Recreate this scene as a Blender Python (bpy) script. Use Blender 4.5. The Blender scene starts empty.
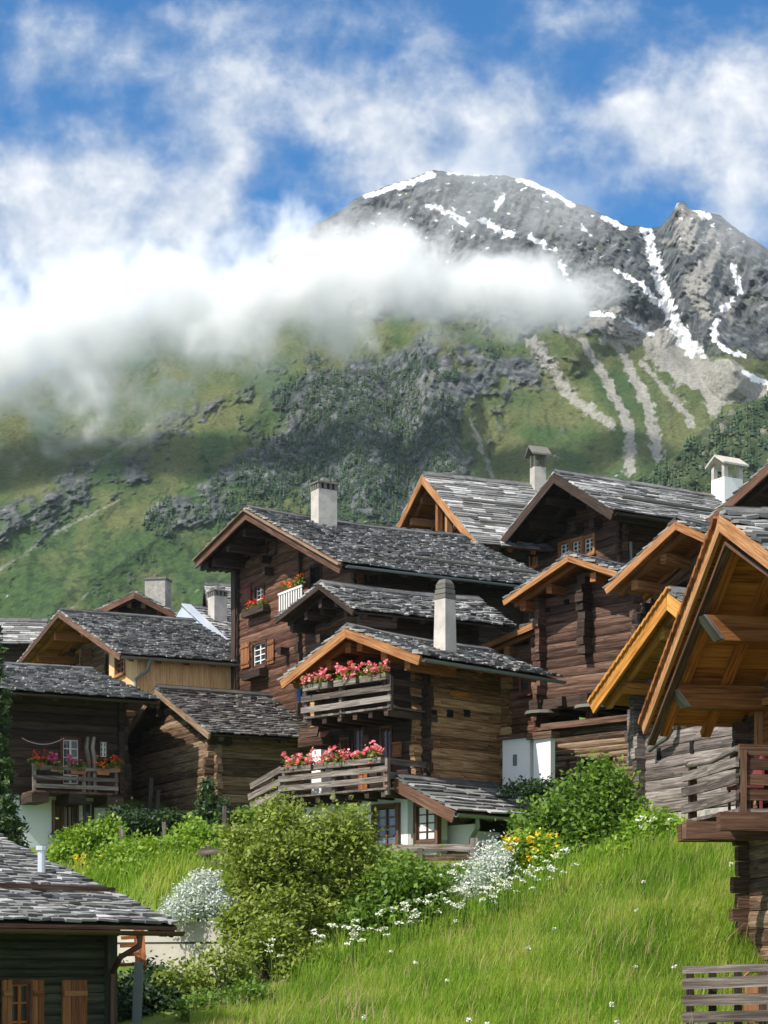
import bpy, math, random
import numpy as np
from mathutils import Vector
random.seed(7)
RNG = np.random.default_rng(7)
F, CX, HZ = 1900.0, 384.0, 960.0          # focal length in pixels, optical centre, horizon row
PI = math.pi
sc = bpy.context.scene
COL = sc.collection
R = random.uniform

def ray(px, py): return Vector(((px-CX)/F, 1.0, (HZ-py)/F))
def P(px, py, Y): return ray(px, py)*Y
# ------------------------------------------------------------------ object helpers
def tag(o, label=None, cat=None, group=None, kind=None):
    if label: o['label'] = label
    if cat: o['category'] = cat
    if group: o['group'] = group
    if kind: o['kind'] = kind
    return o

def empty(name, loc, rz=0.0):
    o = bpy.data.objects.new(name, None); COL.objects.link(o)
    o.location = loc; o.rotation_euler = (0, 0, rz); o.empty_display_size = .3
    return o

class MB:
    """collects hexahedra, tubes and quads into one mesh with grain UVs and a random value per piece"""
    def __init__(s): s.v = []; s.f = []; s.uv = []; s.r = []; s.mi = []; s.cur = 0
    def quadface(s, idx, uvs, r):
        s.f.append(idx); s.uv.extend(uvs); s.r.append(r); s.mi.append(s.cur)
    def hexa(s, p, r=None, grain=None):
        # p: bottom ring 0-3, top ring 4-7
        r = random.random() if r is None else r
        b = len(s.v); p = [Vector(q) for q in p]; s.v.extend(p)
        a = (p[1]-p[0]); c = (p[3]-p[0]); d = (p[4]-p[0])
        L = (a.length, c.length, d.length)
        g = L.index(max(L)) if grain is None else grain
        o1, o2 = R(0, 50), R(0, 50)
        ax = [a.normalized() if L[0] else Vector((1,0,0)), c.normalized() if L[1] else Vector((0,1,0)), d.normalized() if L[2] else Vector((0,0,1))]
        for k_ in (0,1,2):
            if k_ != g:
                t_ = ax[k_]-ax[g]*ax[k_].dot(ax[g])
                if t_.length > 1e-6: ax[k_] = t_.normalized()
        loc = [((q-p[0]).dot(ax[0]), (q-p[0]).dot(ax[1]), (q-p[0]).dot(ax[2])) for q in p]
        for idx, n in (((0,3,2,1),2), ((4,5,6,7),2), ((0,1,5,4),1), ((1,2,6,5),0), ((2,3,7,6),1), ((3,0,4,7),0)):
            ua = [k for k in (0,1,2) if k != n]
            if g in ua: u = g; w = ua[0] if ua[1] == g else ua[1]
            else: u, w = ua
            s.quadface([b+k for k in idx], [(loc[k][u]+o1, loc[k][w]+o2+n*.37) for k in idx], r)
    def box(s, x0, x1, y0, y1, z0, z1, r=None, j=0.0, grain=None):
        q = [(x0,y0,z0),(x1,y0,z0),(x1,y1,z0),(x0,y1,z0),(x0,y0,z1),(x1,y0,z1),(x1,y1,z1),(x0,y1,z1)]
        if j: q = [(a+R(-j,j), b+R(-j,j), c+R(-j,j)) for a,b,c in q]
        s.hexa(q, r, grain)
    def bar(s, a, b, w, h, up=(0,0,1), r=None):
        a = Vector(a); b = Vector(b); d = (b-a).normalized(); up = Vector(up)
        sd = d.cross(up).normalized()*(w/2); u = sd.cross(d).normalized()*(h/2)
        s.hexa([a-sd-u, b-sd-u, b+sd-u, a+sd-u, a-sd+u, b-sd+u, b+sd+u, a+sd+u], r)
    def tube(s, pts, rad, n=8, r=None, cap=True):
        r = random.random() if r is None else r
        pts = [Vector(p) for p in pts]; rr = rad if isinstance(rad, (list, tuple)) else [rad]*len(pts)
        b = len(s.v); L = 0
        prev = None
        for i, p in enumerate(pts):
            d = (pts[min(i+1, len(pts)-1)]-pts[max(i-1, 0)]).normalized()
            t = Vector((0,0,1)) if abs(d.z) < .9 else Vector((1,0,0))
            if prev is not None: t = prev
            e1 = (t - d*t.dot(d)).normalized(); e2 = d.cross(e1); prev = e1
            for k in range(n):
                an = 2*PI*k/n; s.v.append(p+(e1*math.cos(an)+e2*math.sin(an))*rr[i])
        o = R(0, 50)
        for i in range(len(pts)-1):
            l = (pts[i+1]-pts[i]).length
            for k in range(n):
                k2 = (k+1) % n
                s.quadface([b+i*n+k, b+i*n+k2, b+(i+1)*n+k2, b+(i+1)*n+k], [(L+o,k*.03),(L+o,(k+1)*.03),(L+l+o,(k+1)*.03),(L+l+o,k*.03)], r)
            L += l
        if cap:
            for ring in (0, len(pts)-1):
                s.f.append([b+ring*n+k for k in (range(n) if ring else range(n-1,-1,-1))]); s.uv.extend([(o+.02*math.cos(k), .02*math.sin(k)) for k in range(n)]); s.r.append(r); s.mi.append(s.cur)
    def poly(s, pts, r=None, uv=None):
        b = len(s.v); s.v.extend([Vector(p) for p in pts])
        s.quadface(list(range(b, b+len(pts))), uv or [(p[0]+p[1], p[2]) for p in pts], random.random() if r is None else r)
    def build(s, name, mat, parent=None, smooth=False):
        me = bpy.data.meshes.new(name)
        me.from_pydata([tuple(v) for v in s.v], [], s.f)
        uvl = me.uv_layers.new(name='UVMap'); uvl.data.foreach_set('uv', np.array(s.uv, dtype=np.float32).ravel())
        at = me.attributes.new('rnd', 'FLOAT', 'FACE'); at.data.foreach_set('value', np.array(s.r, dtype=np.float32))
        for m in (mat if isinstance(mat, (list, tuple)) else [mat]): me.materials.append(m)
        if max(s.mi, default=0): me.polygons.foreach_set('material_index', np.array(s.mi, dtype=np.int32))
        if smooth: me.polygons.foreach_set('use_smooth', np.ones(len(s.f), dtype=bool))
        me.update()
        o = bpy.data.objects.new(name, me); COL.objects.link(o)
        if parent is not None: o.parent = parent
        return o

def mesh_np(name, V, Q, rnd, mat, parent=None, smooth=False, cols=None):
    """fast mesh: V (n,3), Q (m,k) faces, rnd (m)"""
    me = bpy.data.meshes.new(name); n, (m, k) = len(V), Q.shape
    me.vertices.add(n); me.vertices.foreach_set('co', np.ascontiguousarray(V, dtype=np.float32).ravel())
    me.loops.add(m*k); me.loops.foreach_set('vertex_index', np.ascontiguousarray(Q, dtype=np.int32).ravel())
    me.polygons.add(m); me.polygons.foreach_set('loop_start', np.arange(0, m*k, k, dtype=np.int32))
    try: me.polygons.foreach_set('loop_total', np.full(m, k, dtype=np.int32))
    except Exception: pass
    if rnd is not None:
        at = me.attributes.new('rnd', 'FLOAT', 'FACE'); at.data.foreach_set('value', np.asarray(rnd, dtype=np.float32))
    for nm, arr in (cols or {}).items():
        at = me.attributes.new(nm, 'FLOAT_COLOR', 'POINT'); at.data.foreach_set('color', np.ascontiguousarray(arr, dtype=np.float32).ravel())
    me.materials.append(mat)
    if smooth: me.polygons.foreach_set('use_smooth', np.ones(m, dtype=bool))
    me.update(calc_edges=True); me.validate()
    o = bpy.data.objects.new(name, me); COL.objects.link(o)
    if parent is not None: o.parent = parent
    return o

# ------------------------------------------------------------------ numpy noise
_perm = np.random.default_rng(3).permutation(4096)
def _h(ix, iy, seed): return _perm[(ix*73 + _perm[(iy*151 + seed*977) & 4095]) & 4095]
def perlin(x, y, seed=0):
    x = np.asarray(x, float); y = np.asarray(y, float)
    ix = np.floor(x).astype(np.int64); iy = np.floor(y).astype(np.int64); fx = x-ix; fy = y-iy
    u = fx*fx*fx*(fx*(fx*6-15)+10); v = fy*fy*fy*(fy*(fy*6-15)+10)
    def g(dx, dy):
        a = _h(ix+dx, iy+dy, seed)*(2*PI/4096)
        return np.cos(a)*(fx-dx)+np.sin(a)*(fy-dy)
    return ((g(0,0)*(1-u)+g(1,0)*u)*(1-v)+(g(0,1)*(1-u)+g(1,1)*u)*v)*1.5
def fbm(x, y, o=5, seed=0, gain=.5):
    s = 0; a = 1; t = 0
    for i in range(o):
        s = s+a*perlin(x*2**i, y*2**i, seed+i); t += a; a *= gain
    return s/t
def ridged(x, y, o=5, seed=0, gain=.5):
    s = 0; a = 1; t = 0
    for i in range(o):
        s = s+a*(1-2*np.abs(perlin(x*2**i, y*2**i, seed+i))); t += a; a *= gain
    return s/t
def sstep(a, b, x):
    t = np.clip((x-a)/(b-a), 0, 1); return t*t*(3-2*t)
def polydist(px, py, pts):
    """distance to a polyline and the arc parameter 0..1"""
    d = np.full(np.shape(px), 1e9); tt = np.zeros(np.shape(px)); n = len(pts)-1
    for i in range(n):
        ax, ay = pts[i]; bx, by = pts[i+1]; l2 = (bx-ax)**2+(by-ay)**2
        t = np.clip(((px-ax)*(bx-ax)+(py-ay)*(by-ay))/l2, 0, 1)
        q = np.hypot(px-ax-t*(bx-ax), py-ay-t*(by-ay)); m = q < d
        d = np.where(m, q, d); tt = np.where(m, (i+t)/n, tt)
    return d, tt
def inpoly(px, py, pts):
    c = np.zeros(np.shape(px), bool); n = len(pts)
    for i in range(n):
        x0, y0 = pts[i]; x1, y1 = pts[(i+1) % n]
        m = (y0 > py) != (y1 > py)
        c ^= m & (px < (x1-x0)*(py-y0)/((y1-y0) if y1 != y0 else 1e-9)+x0)
    return c
def softpoly(px, py, pts, w):
    """signed soft mask of a polygon, w pixels of falloff"""
    d, _ = polydist(px, py, pts+[pts[0]])
    s = np.where(inpoly(px, py, pts), d, -d)
    return s/w

# ------------------------------------------------------------------ material helpers
def nmat(name):
    m = bpy.data.materials.new(name); m.use_nodes = True
    nt = m.node_tree; nt.nodes.clear()
    out = nt.nodes.new('ShaderNodeOutputMaterial')
    return m, nt, out
def N(nt, t, **kw):
    n = nt.nodes.new(t)
    for k, v in kw.items():
        if k.startswith('i_'):
            key = k[2:]; key = int(key) if key.isdigit() else key.replace('_', ' ')
            n.inputs[key].default_value = v
        else: setattr(n, k, v)
    return n
def mathn(nt, op, a, b=None, c=None, clamp=False):
    n = nt.nodes.new('ShaderNodeMath'); n.operation = op; n.use_clamp = clamp
    for i, q in enumerate((a, b, c)):
        if q is None: continue
        if hasattr(q, 'is_linked') or hasattr(q, 'links'): nt.links.new(q, n.inputs[i])
        else: n.inputs[i].default_value = q
    return n.outputs[0]
def ramp(nt, fac, stops, interp='LINEAR'):
    n = nt.nodes.new('ShaderNodeValToRGB'); cr = n.color_ramp; cr.interpolation = interp
    while len(cr.elements) < len(stops): cr.elements.new(.5)
    for e, (p, c) in zip(cr.elements, stops): e.position = p; e.color = (*c, 1) if len(c) == 3 else c
    nt.links.new(fac, n.inputs[0]); return n.outputs[0]
def mix(nt, fac, a, b, mode='MIX'):
    n = nt.nodes.new('ShaderNodeMix'); n.data_type = 'RGBA'; n.blend_type = mode
    for s, q in ((0, fac), (6, a), (7, b)):
        if hasattr(q, 'links'): nt.links.new(q, n.inputs[s])
        else: n.inputs[s].default_value = q if s == 0 else ((*q, 1) if len(q) == 3 else q)
    return n.outputs[2]
def principled(nt, out, col, rough=.8, spec=.3, bump=None, bstr=.4, bdist=.02, metal=0):
    p = nt.nodes.new('ShaderNodeBsdfPrincipled')
    if hasattr(col, 'links'): nt.links.new(col, p.inputs['Base Color'])
    else: p.inputs['Base Color'].default_value = (*col, 1)
    p.inputs['Roughness'].default_value = rough; p.inputs['Specular IOR Level'].default_value = spec; p.inputs['Metallic'].default_value = metal
    if bump is not None:
        b = N(nt, 'ShaderNodeBump', i_Strength=bstr, i_Distance=bdist); nt.links.new(bump, b.inputs['Height']); nt.links.new(b.outputs[0], p.inputs['Normal'])
    nt.links.new(p.outputs[0], out.inputs[0]); return p
def attr(nt, name): 
    n = N(nt, 'ShaderNodeAttribute', attribute_name=name); return n

def wood(name, dark, mid, lite, rough=.75, var=.45, grain=1.0, weather=.5):
    m, nt, out = nmat(name)
    uv = N(nt, 'ShaderNodeUVMap', uv_map='UVMap')
    mp = N(nt, 'ShaderNodeMapping'); mp.inputs['Scale'].default_value = (1.3*grain, 26*grain, 1); nt.links.new(uv.outputs[0], mp.inputs[0])
    n1 = N(nt, 'ShaderNodeTexNoise', i_Scale=1.0, i_Detail=7, i_Roughness=.65, i_Distortion=.6); nt.links.new(mp.outputs[0], n1.inputs['Vector'])
    mp2 = N(nt, 'ShaderNodeMapping'); mp2.inputs['Scale'].default_value = (.9, 3.0, 1); nt.links.new(uv.outputs[0], mp2.inputs[0])
    n2 = N(nt, 'ShaderNodeTexNoise', i_Scale=1.0, i_Detail=4, i_Roughness=.6); nt.links.new(mp2.outputs[0], n2.inputs['Vector'])
    r = attr(nt, 'rnd').outputs['Fac']
    f = mathn(nt, 'MULTIPLY_ADD', n1.outputs[0], 2.1, -.55)
    f = mathn(nt, 'ADD', f, mathn(nt, 'MULTIPLY_ADD', n2.outputs[0], weather, -weather*.5))
    f = mathn(nt, 'ADD', f, mathn(nt, 'MULTIPLY_ADD', r, var, -var*.5), clamp=True)
    c = ramp(nt, f, [(.12, dark), (.5, mid), (.9, lite)])
    principled(nt, out, c, rough, .25, n1.outputs[0], .5, .02)
    return m
def plain(name, col, rough=.6, spec=.4, metal=0, nscale=3.0, amt=.25, bump=.15):
    m, nt, out = nmat(name)
    tc = N(nt, 'ShaderNodeTexCoord'); n = N(nt, 'ShaderNodeTexNoise', i_Scale=nscale, i_Detail=6, i_Roughness=.6); nt.links.new(tc.outputs['Object'], n.inputs['Vector'])
    r = attr(nt, 'rnd').outputs['Fac']
    f = mathn(nt, 'ADD', mathn(nt, 'MULTIPLY_ADD', n.outputs[0], 2*amt, 1-amt), mathn(nt, 'MULTIPLY_ADD', r, amt*.6, -amt*.3))
    v = N(nt, 'ShaderNodeHueSaturation', i_Color=(*col, 1)); nt.links.new(f, v.inputs['Value'])
    principled(nt, out, v.outputs[0], rough, spec, n.outputs[0], bump, .02, metal)
    return m
# ================================================================== camera, sun, sky
cam = bpy.data.objects.new('camera', bpy.data.cameras.new('camera')); COL.objects.link(cam)
cam.data.sensor_fit = 'VERTICAL'; cam.data.sensor_height = 36; cam.data.sensor_width = 27
cam.data.lens = 36*F/1024; cam.data.shift_y = (HZ-512)/1024
cam.data.clip_start = .5; cam.data.clip_end = 30000
cam.rotation_euler = (PI/2, 0, 0); sc.camera = cam
SUN = Vector((-.81, -.58, 0)).normalized(); EL = math.radians(47)
SUN = Vector((SUN.x*math.cos(EL), SUN.y*math.cos(EL), math.sin(EL)))
sl = bpy.data.lights.new('sun', 'SUN'); sl.energy = 5.0; sl.angle = math.radians(.5); sl.color = (1, .94, .84)
so = bpy.data.objects.new('sun', sl); COL.objects.link(so); so.rotation_euler = SUN.to_track_quat('Z', 'Y').to_euler(); so.location = (-30, -20, 60)
sc.view_settings.view_transform = 'Standard'; sc.view_settings.look = 'None'; sc.view_settings.gamma = 1
sc.view_settings.exposure = EXPOSURE if 'EXPOSURE' in globals() else .42
sc.render.engine = 'CYCLES'; cy = sc.cycles
cy.use_denoising = True
try: cy.denoiser = 'OPENIMAGEDENOISE'; cy.denoising_input_passes = 'RGB_ALBEDO_NORMAL'
except Exception: pass
cy.max_bounces = 14; cy.diffuse_bounces = 3; cy.glossy_bounces = 2; cy.transmission_bounces = 3; cy.transparent_max_bounces = 8; cy.volume_bounces = 8
cy.volume_step_rate = 1.0; cy.volume_max_steps = 256; cy.caustics_reflective = False; cy.caustics_refractive = False
cy.sample_clamp_indirect = 6

w = bpy.data.worlds.new('World'); sc.world = w; w.use_nodes = True
nt = w.node_tree; nt.nodes.clear()
wo = N(nt, 'ShaderNodeOutputWorld'); bg = N(nt, 'ShaderNodeBackground', i_Strength=.1); nt.links.new(bg.outputs[0], wo.inputs[0])
sky = N(nt, 'ShaderNodeTexSky', sky_type='NISHITA', sun_disc=False, sun_elevation=EL, sun_rotation=math.atan2(SUN.x, SUN.y), altitude=2500, air_density=1.0, dust_density=.1, ozone_density=4.0)
tc = N(nt, 'ShaderNodeTexCoord')
sep = N(nt, 'ShaderNodeSeparateXYZ'); nt.links.new(tc.outputs['Generated'], sep.inputs[0])
# the clouds of the sky live in the direction of view: azimuth-like u = x/y and height v = z/y, in units of 1/1900
yy = mathn(nt, 'MAXIMUM', sep.outputs[1], .05)
u = mathn(nt, 'MULTIPLY_ADD', mathn(nt, 'DIVIDE', sep.outputs[0], yy), F, CX)
v = mathn(nt, 'MULTIPLY_ADD', mathn(nt, 'DIVIDE', sep.outputs[2], yy), -F, HZ)
cmb = N(nt, 'ShaderNodeCombineXYZ'); nt.links.new(u, cmb.inputs[0]); nt.links.new(v, cmb.inputs[1])
def noise(scale, detail, rough=.55, dist=0.0, off=(0,0,0), sx=1.0, sy=1.0):
    mp = N(nt, 'ShaderNodeMapping'); mp.inputs['Scale'].default_value = (scale*sx, scale*sy, 1); mp.inputs['Location'].default_value = off
    nt.links.new(cmb.outputs[0], mp.inputs[0])
    n = N(nt, 'ShaderNodeTexNoise', i_Scale=1.0, i_Detail=detail, i_Roughness=rough, i_Distortion=dist); nt.links.new(mp.outputs[0], n.inputs['Vector'])
    return n
warp = noise(1/90, 4, .6, 0, (3, 1, 0))
wv = N(nt, 'ShaderNodeSeparateColor'); nt.links.new(warp.outputs['Color'], wv.inputs[0])
uw = mathn(nt, 'ADD', u, mathn(nt, 'MULTIPLY_ADD', wv.outputs[0], 120, -60))
vw = mathn(nt, 'ADD', v, mathn(nt, 'MULTIPLY_ADD', wv.outputs[1], 90, -45))
def blob(cx, cy, rx, ry, wgt):
    a = mathn(nt, 'MULTIPLY_ADD', uw, 1/rx, -cx/rx); b = mathn(nt, 'MULTIPLY_ADD', vw, 1/ry, -cy/ry)
    d = mathn(nt, 'ADD', mathn(nt, 'MULTIPLY', a, a), mathn(nt, 'MULTIPLY', b, b))
    return mathn(nt, 'MULTIPLY', mathn(nt, 'EXPONENT', mathn(nt, 'MULTIPLY', d, -1.0)), wgt)
CL = [(40,40,80,60,.62),(150,80,60,45,.58),(25,185,75,60,.92),(125,190,70,55,.70),(205,185,50,50,.62),(90,255,170,55,.85),(300,20,110,30,.5),(245,75,55,40,.6),
      (305,110,75,45,.70),(372,125,45,45,1.0),(455,105,60,55,.75),(520,130,50,60,.62),(480,190,90,35,.70),(585,10,70,30,.6),(620,120,60,42,.75),(690,105,75,60,.95),(765,95,50,70,.9),(745,205,50,60,.9),(640,175,60,25,.42),(180,15,60,22,.45),(385,185,70,28,.6),(230,140,40,30,.42),(420,50,40,40,.4)]
acc = None
for c in CL:
    q = blob(*c); acc = q if acc is None else mathn(nt, 'ADD', acc, q)
n1 = noise(1/64, 8, .58, .15, (11, 4, 2)); n2 = noise(1/20, 7, .58, .2, (1, 9, 5), 1.0, 1.2)
nn = mathn(nt, 'ADD', mathn(nt, 'MULTIPLY_ADD', n1.outputs[0], 1.3, -.65), mathn(nt, 'MULTIPLY_ADD', n2.outputs[0], .34, -.17))
# outside the framed part of the sky, unseen bright cloud is added as ambient fill
den = mathn(nt, 'ADD', mathn(nt, 'MINIMUM', acc, 1.05), nn)
mr = N(nt, 'ShaderNodeMapRange', interpolation_type='SMOOTHSTEP', i_1=.12, i_2=1.12, i_3=0.0, i_4=.9); nt.links.new(den, mr.inputs[0])
front = N(nt, 'ShaderNodeMapRange', i_1=.3, i_2=.6); nt.links.new(sep.outputs[1], front.inputs[0])
gen = N(nt, 'ShaderNodeTexNoise', i_Scale=2.2, i_Detail=6, i_Roughness=.6); nt.links.new(tc.outputs['Generated'], gen.inputs['Vector'])
gm = N(nt, 'ShaderNodeMapRange', interpolation_type='SMOOTHSTEP', i_1=.36, i_2=.6, i_3=.25, i_4=.95); nt.links.new(gen.outputs[0], gm.inputs[0])   # broken cloud out of view, added to whiten the fill light
fillc = (8.2, 8.4, 8.8)  # brighter than the clouds in view, to raise the ambient fill
cfm = N(nt, 'ShaderNodeMix'); nt.links.new(front.outputs[0], cfm.inputs[0]); nt.links.new(gm.outputs[0], cfm.inputs[2]); nt.links.new(mr.outputs[0], cfm.inputs[3]); cf = cfm.outputs[0]
n3 = noise(1/42, 7, .58, .2, (7, 2, 9))
ccol = ramp(nt, mathn(nt, 'ADD', mathn(nt, 'MULTIPLY', den, .62), mathn(nt, 'MULTIPLY_ADD', n3.outputs[0], 1.5, -.72)), [(.1, (3.1, 3.8, 5.0)), (.45, (4.4, 5.0, 6.0)), (.75, (6.3, 6.6, 7.1)), (1.0, (8.0, 8.1, 8.3))])  # light and shade of the clouds painted in: brightness follows density and noise
skyc = mix(nt, 1.0, sky.outputs[0], (SKYM if 'SKYM' in globals() else (.40, 1.10, 1.42)), 'MULTIPLY')
nt.links.new(mix(nt, cf, skyc, mix(nt, front.outputs[0], fillc, ccol)), bg.inputs['Color'])

# ================================================================== mountain: one sheet, pale ridge line far behind
SKY = [(-140,470),(-80,430),(0,395),(100,345),(200,290),(300,235),(345,207),(365,194),(400,182),(430,170),(455,173),(490,175),(520,178),(545,187),(575,203),(600,212),(625,225),(645,229),(660,226),(671,214),(678,203),(683,201),(690,209),(705,212),(720,217),(740,232),(768,250),(850,285),(930,330)]
npx, npy = 640, 440
cx_ = np.linspace(-140, 930, npx); sk = np.interp(cx_, [p[0] for p in SKY], [p[1] for p in SKY])
sk = sk + 4*fbm(cx_/18, cx_*0+.3, 4, 41)*sstep(300, 360, cx_)
t = np.linspace(0, 1, npy)[:, None]
PY = 730 + (sk[None, :]-730)*t; PX = np.broadcast_to(cx_[None, :], PY.shape).copy()
E = (HZ-PY)/F
Yb = 252/(.75-E)
# --- where what grows (a warped map of the slope)
wx = PX + 46*fbm(PX/55, PY/45, 6, 11, .62); wy = PY + 40*fbm(PX/55, PY/45, 6, 21, .62)
cliff = softpoly(wx, wy, [(300,372),(360,352),(430,350),(500,345),(560,345),(540,380),(500,395),(472,420),(468,470),(470,540),(400,545),(330,520),(290,500),(240,490),(190,525),(150,540),(150,515),(215,470),(260,430)], 16)
band = softpoly(wx, wy, [(-20,520),(60,470),(140,425),(220,385),(290,360),(310,372),(250,410),(180,450),(110,500),(40,540),(-20,560)], 14)
upper = sstep(350, 318, wy - .12*(wx-560))
rightrock = softpoly(wx, wy, [(600,310),(640,300),(720,340),(800,370),(900,420),(900,300),(700,180),(640,215)], 14)
n_a = fbm(PX/30, PY/22, 5, 51); n_b = fbm(PX/9, PY/7, 4, 61)
rock = np.clip(np.maximum.reduce([np.clip(cliff, -1, 1), np.clip(band, -1, 1)*.75-.45, upper*1.6-.6, np.clip(rightrock, -1, 1)]), -1, 1)
rockm = sstep(-.35, .75, rock + 1.3*n_a + .9*n_b - .1)
# --- relief: displacement along the line of sight, in fractions of the distance
def spur(pts, w, amp, skew=0.0):
    d, tt = polydist(PX, PY, pts); return 1.15*amp*np.clip(1-d/w, 0, 1)
rel = -.012*ridged((PX+.9*PY)/150, (PY-.5*PX)/260, 3, 101)
rel -= spur([(345,205),(390,260),(430,330),(470,400)], 55, .030)
rel -= spur([(430,170),(470,225),(520,280),(565,340)], 42, .030)
rel -= spur([(545,187),(585,240),(622,290),(610,320)], 34, .030)
rel -= spur([(683,201),(700,260),(712,320),(735,370)], 34, .040)
rel -= spur([(740,232),(768,280),(800,350)], 30, .025)
rel -= spur([(600,212),(640,260),(650,300)], 18, .015)
rel += spur([(647,227),(655,262),(664,292),(672,321),(695,355)], 20, .022)
rel += spur([(490,176),(500,230),(545,300)], 24, .015)
rel -= spur([(300,372),(340,420),(360,480),(360,560)], 60, .020)
rel -= spur([(420,350),(440,410),(455,480),(440,560)], 45, .020)
rel += spur([(385,360),(400,420),(410,500)], 26, .016)
rel -= spur([(300,365),(220,400),(120,460),(0,530)], 60, .014)
rel -= spur([(240,480),(170,530),(60,600)], 70, .012)
rel += spur([(480,400),(500,480),(520,560)], 40, .016)
rel -= spur([(560,330),(600,400),(640,470)], 40, .016)
qx = PX*.93+PY*.36; qy = PY*.93-PX*.36                       # gullies run down and to the right on the upper face
q2x = PX*.93-PY*.36; q2y = PY*.93+PX*.36
lefty = sstep(380, 300, PX)*sstep(330, 400, PY)
rid = ridged(wx/44+fbm(wx/60, wy/60, 3, 5), wy/95, 6, 71, .55)
rid2 = ridged(qx/17, qy/46, 5, 81, .6)*(1-lefty) + ridged(q2x/17, q2y/46, 5, 82, .6)*lefty
rid3 = fbm(PX/6, PY/11, 3, 91, .6)
up = sstep(340, 300, PY)
rel -= rockm*((.008+.006*up)*rid + (.0056+.0068*up)*rid2 + .0016*rid3) + (1-rockm)*(.0034*rid + .0013*rid2 + .0004*rid3)
damp = sstep(1.0, .985, t)*.85+.15
Y = Yb*(1+rel*damp)
# behind the skyline the mountain falls away again
V = np.stack([(PX-CX)/F*Y, Y, E*Y], -1)
back = V[-1:].copy(); rows = [V]
for k in (1, 2, 3):
    b = back.copy(); b[..., 1] += 60*k*k; b[..., 2] -= 45*k*k + 5; rows.append(b)
V = np.concatenate(rows, 0)
# --- masks
lit_scree = np.zeros_like(PY)
def streak(pts, w0, w1, a=1.0, nz=.7):
    d, tt = polydist(PX + 3*fbm(PX/12, PY/12, 3, 7), PY, pts); ww = w0+(w1-w0)*tt
    return a*sstep(1.0, .25, d/ww + nz*(fbm(PX/5, PY/6, 4, 17)))
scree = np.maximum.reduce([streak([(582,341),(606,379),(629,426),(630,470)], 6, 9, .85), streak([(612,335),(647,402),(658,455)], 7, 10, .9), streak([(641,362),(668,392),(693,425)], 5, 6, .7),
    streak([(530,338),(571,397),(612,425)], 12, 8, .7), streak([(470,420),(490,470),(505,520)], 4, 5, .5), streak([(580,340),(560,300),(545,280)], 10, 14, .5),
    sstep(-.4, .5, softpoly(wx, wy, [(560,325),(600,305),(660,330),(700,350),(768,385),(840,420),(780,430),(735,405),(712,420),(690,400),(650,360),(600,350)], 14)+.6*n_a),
    .62*sstep(-.4, .6, softpoly(wx, wy, [(676,203),(700,212),(738,300),(722,335),(694,305),(668,255)], 12)+.7*n_a),  # right spire: pale brownish rock, its sunlit lightness also painted in, not scree
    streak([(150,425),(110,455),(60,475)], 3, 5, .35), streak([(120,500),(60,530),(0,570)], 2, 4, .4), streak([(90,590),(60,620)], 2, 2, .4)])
snow = np.maximum.reduce([streak([(645,228),(651,244),(655,262),(664,292),(672,318),(690,350)], 9, 11, 1, .9), streak([(664,300),(684,330),(702,356)], 8, 6, 1, .9), streak([(590,313),(620,316),(652,334)], 4, 5, 1, .9), streak([(650,300),(668,306)], 3, 9, 1, .8),
    streak([(717,344),(730,352),(745,356)], 4, 4, 1, .9), streak([(731,265),(741,290),(724,309)], 5, 5, 1, 1.0), streak([(716,322),(714,340)], 6, 5, 1, .9), streak([(744,372),(772,387)], 4, 6, 1, .8), streak([(366,196),(400,186),(433,174)], 4, 6, 1, .8),
    streak([(518,178),(545,188),(572,204)], 5, 6, 1, .8), streak([(495,210),(503,197)], 4, 5, 1, .9), streak([(428,205),(450,212),(465,224)], 5, 6, 1, 1.3), streak([(483,221),(500,230),(512,234)], 5, 5, 1, 1.0), streak([(530,236),(552,248)], 5, 6, 1, 1.0),
    streak([(603,218),(624,228)], 4, 5, 1, .7), streak([(692,209),(708,217)], 3, 6, 1, .7), streak([(448,173),(478,174)], 3, 3, .9, .8), streak([(615,270),(640,283),(655,300)], 3, 5, 1, 1.3), streak([(560,262),(568,280)], 4, 4, 1, 1.2), streak([(580,225),(590,236)], 3, 3, .9, 1.2)])
forest = sstep(-.2, .5, softpoly(wx, wy, [(270,385),(330,352),(400,355),(500,350),(480,380),(470,470),(450,545),(300,540),(200,520),(150,545),(140,520),(220,470),(260,430)], 22) *.6 + 2.2*fbm(PX/22, PY/34, 5, 33, .6) - .25)
shrub = sstep(.25, .5, fbm(PX/13, PY/9, 4, 43) + .25*sstep(470, 560, PY) - .18*sstep(300, 100, PX)*sstep(560, 500, PY))
dry = sstep(-.1, .5, fbm(PX/60, PY/45, 4, 53) + .3*sstep(560, 420, PY))
snow = np.maximum(snow, .95*sstep(.30, .46, fbm(PX/9+PY/22, PY/6, 4, 143))*sstep(330, 215, PY)*sstep(330, 380, PX))
pad = lambda a: np.concatenate([a, np.repeat(a[-1:], 3, 0)], 0)
one = np.ones_like(PY)
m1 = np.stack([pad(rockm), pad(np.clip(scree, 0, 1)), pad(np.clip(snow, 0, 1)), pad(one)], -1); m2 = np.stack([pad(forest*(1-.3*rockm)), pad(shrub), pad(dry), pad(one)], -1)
nr = npy+3
ii = (np.arange(nr-1)[:, None]*npx + np.arange(npx-1)[None, :]).ravel()
Q = np.stack([ii, ii+1, ii+1+npx, ii+npx], -1)
m, nt, out = nmat('alpine_slope')
a1 = attr(nt, 'm1'); a2 = attr(nt, 'm2'); s1 = N(nt, 'ShaderNodeSeparateColor'); nt.links.new(a1.outputs['Color'], s1.inputs[0]); s2 = N(nt, 'ShaderNodeSeparateColor'); nt.links.new(a2.outputs['Color'], s2.inputs[0])
tc = N(nt, 'ShaderNodeTexCoord')
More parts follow.
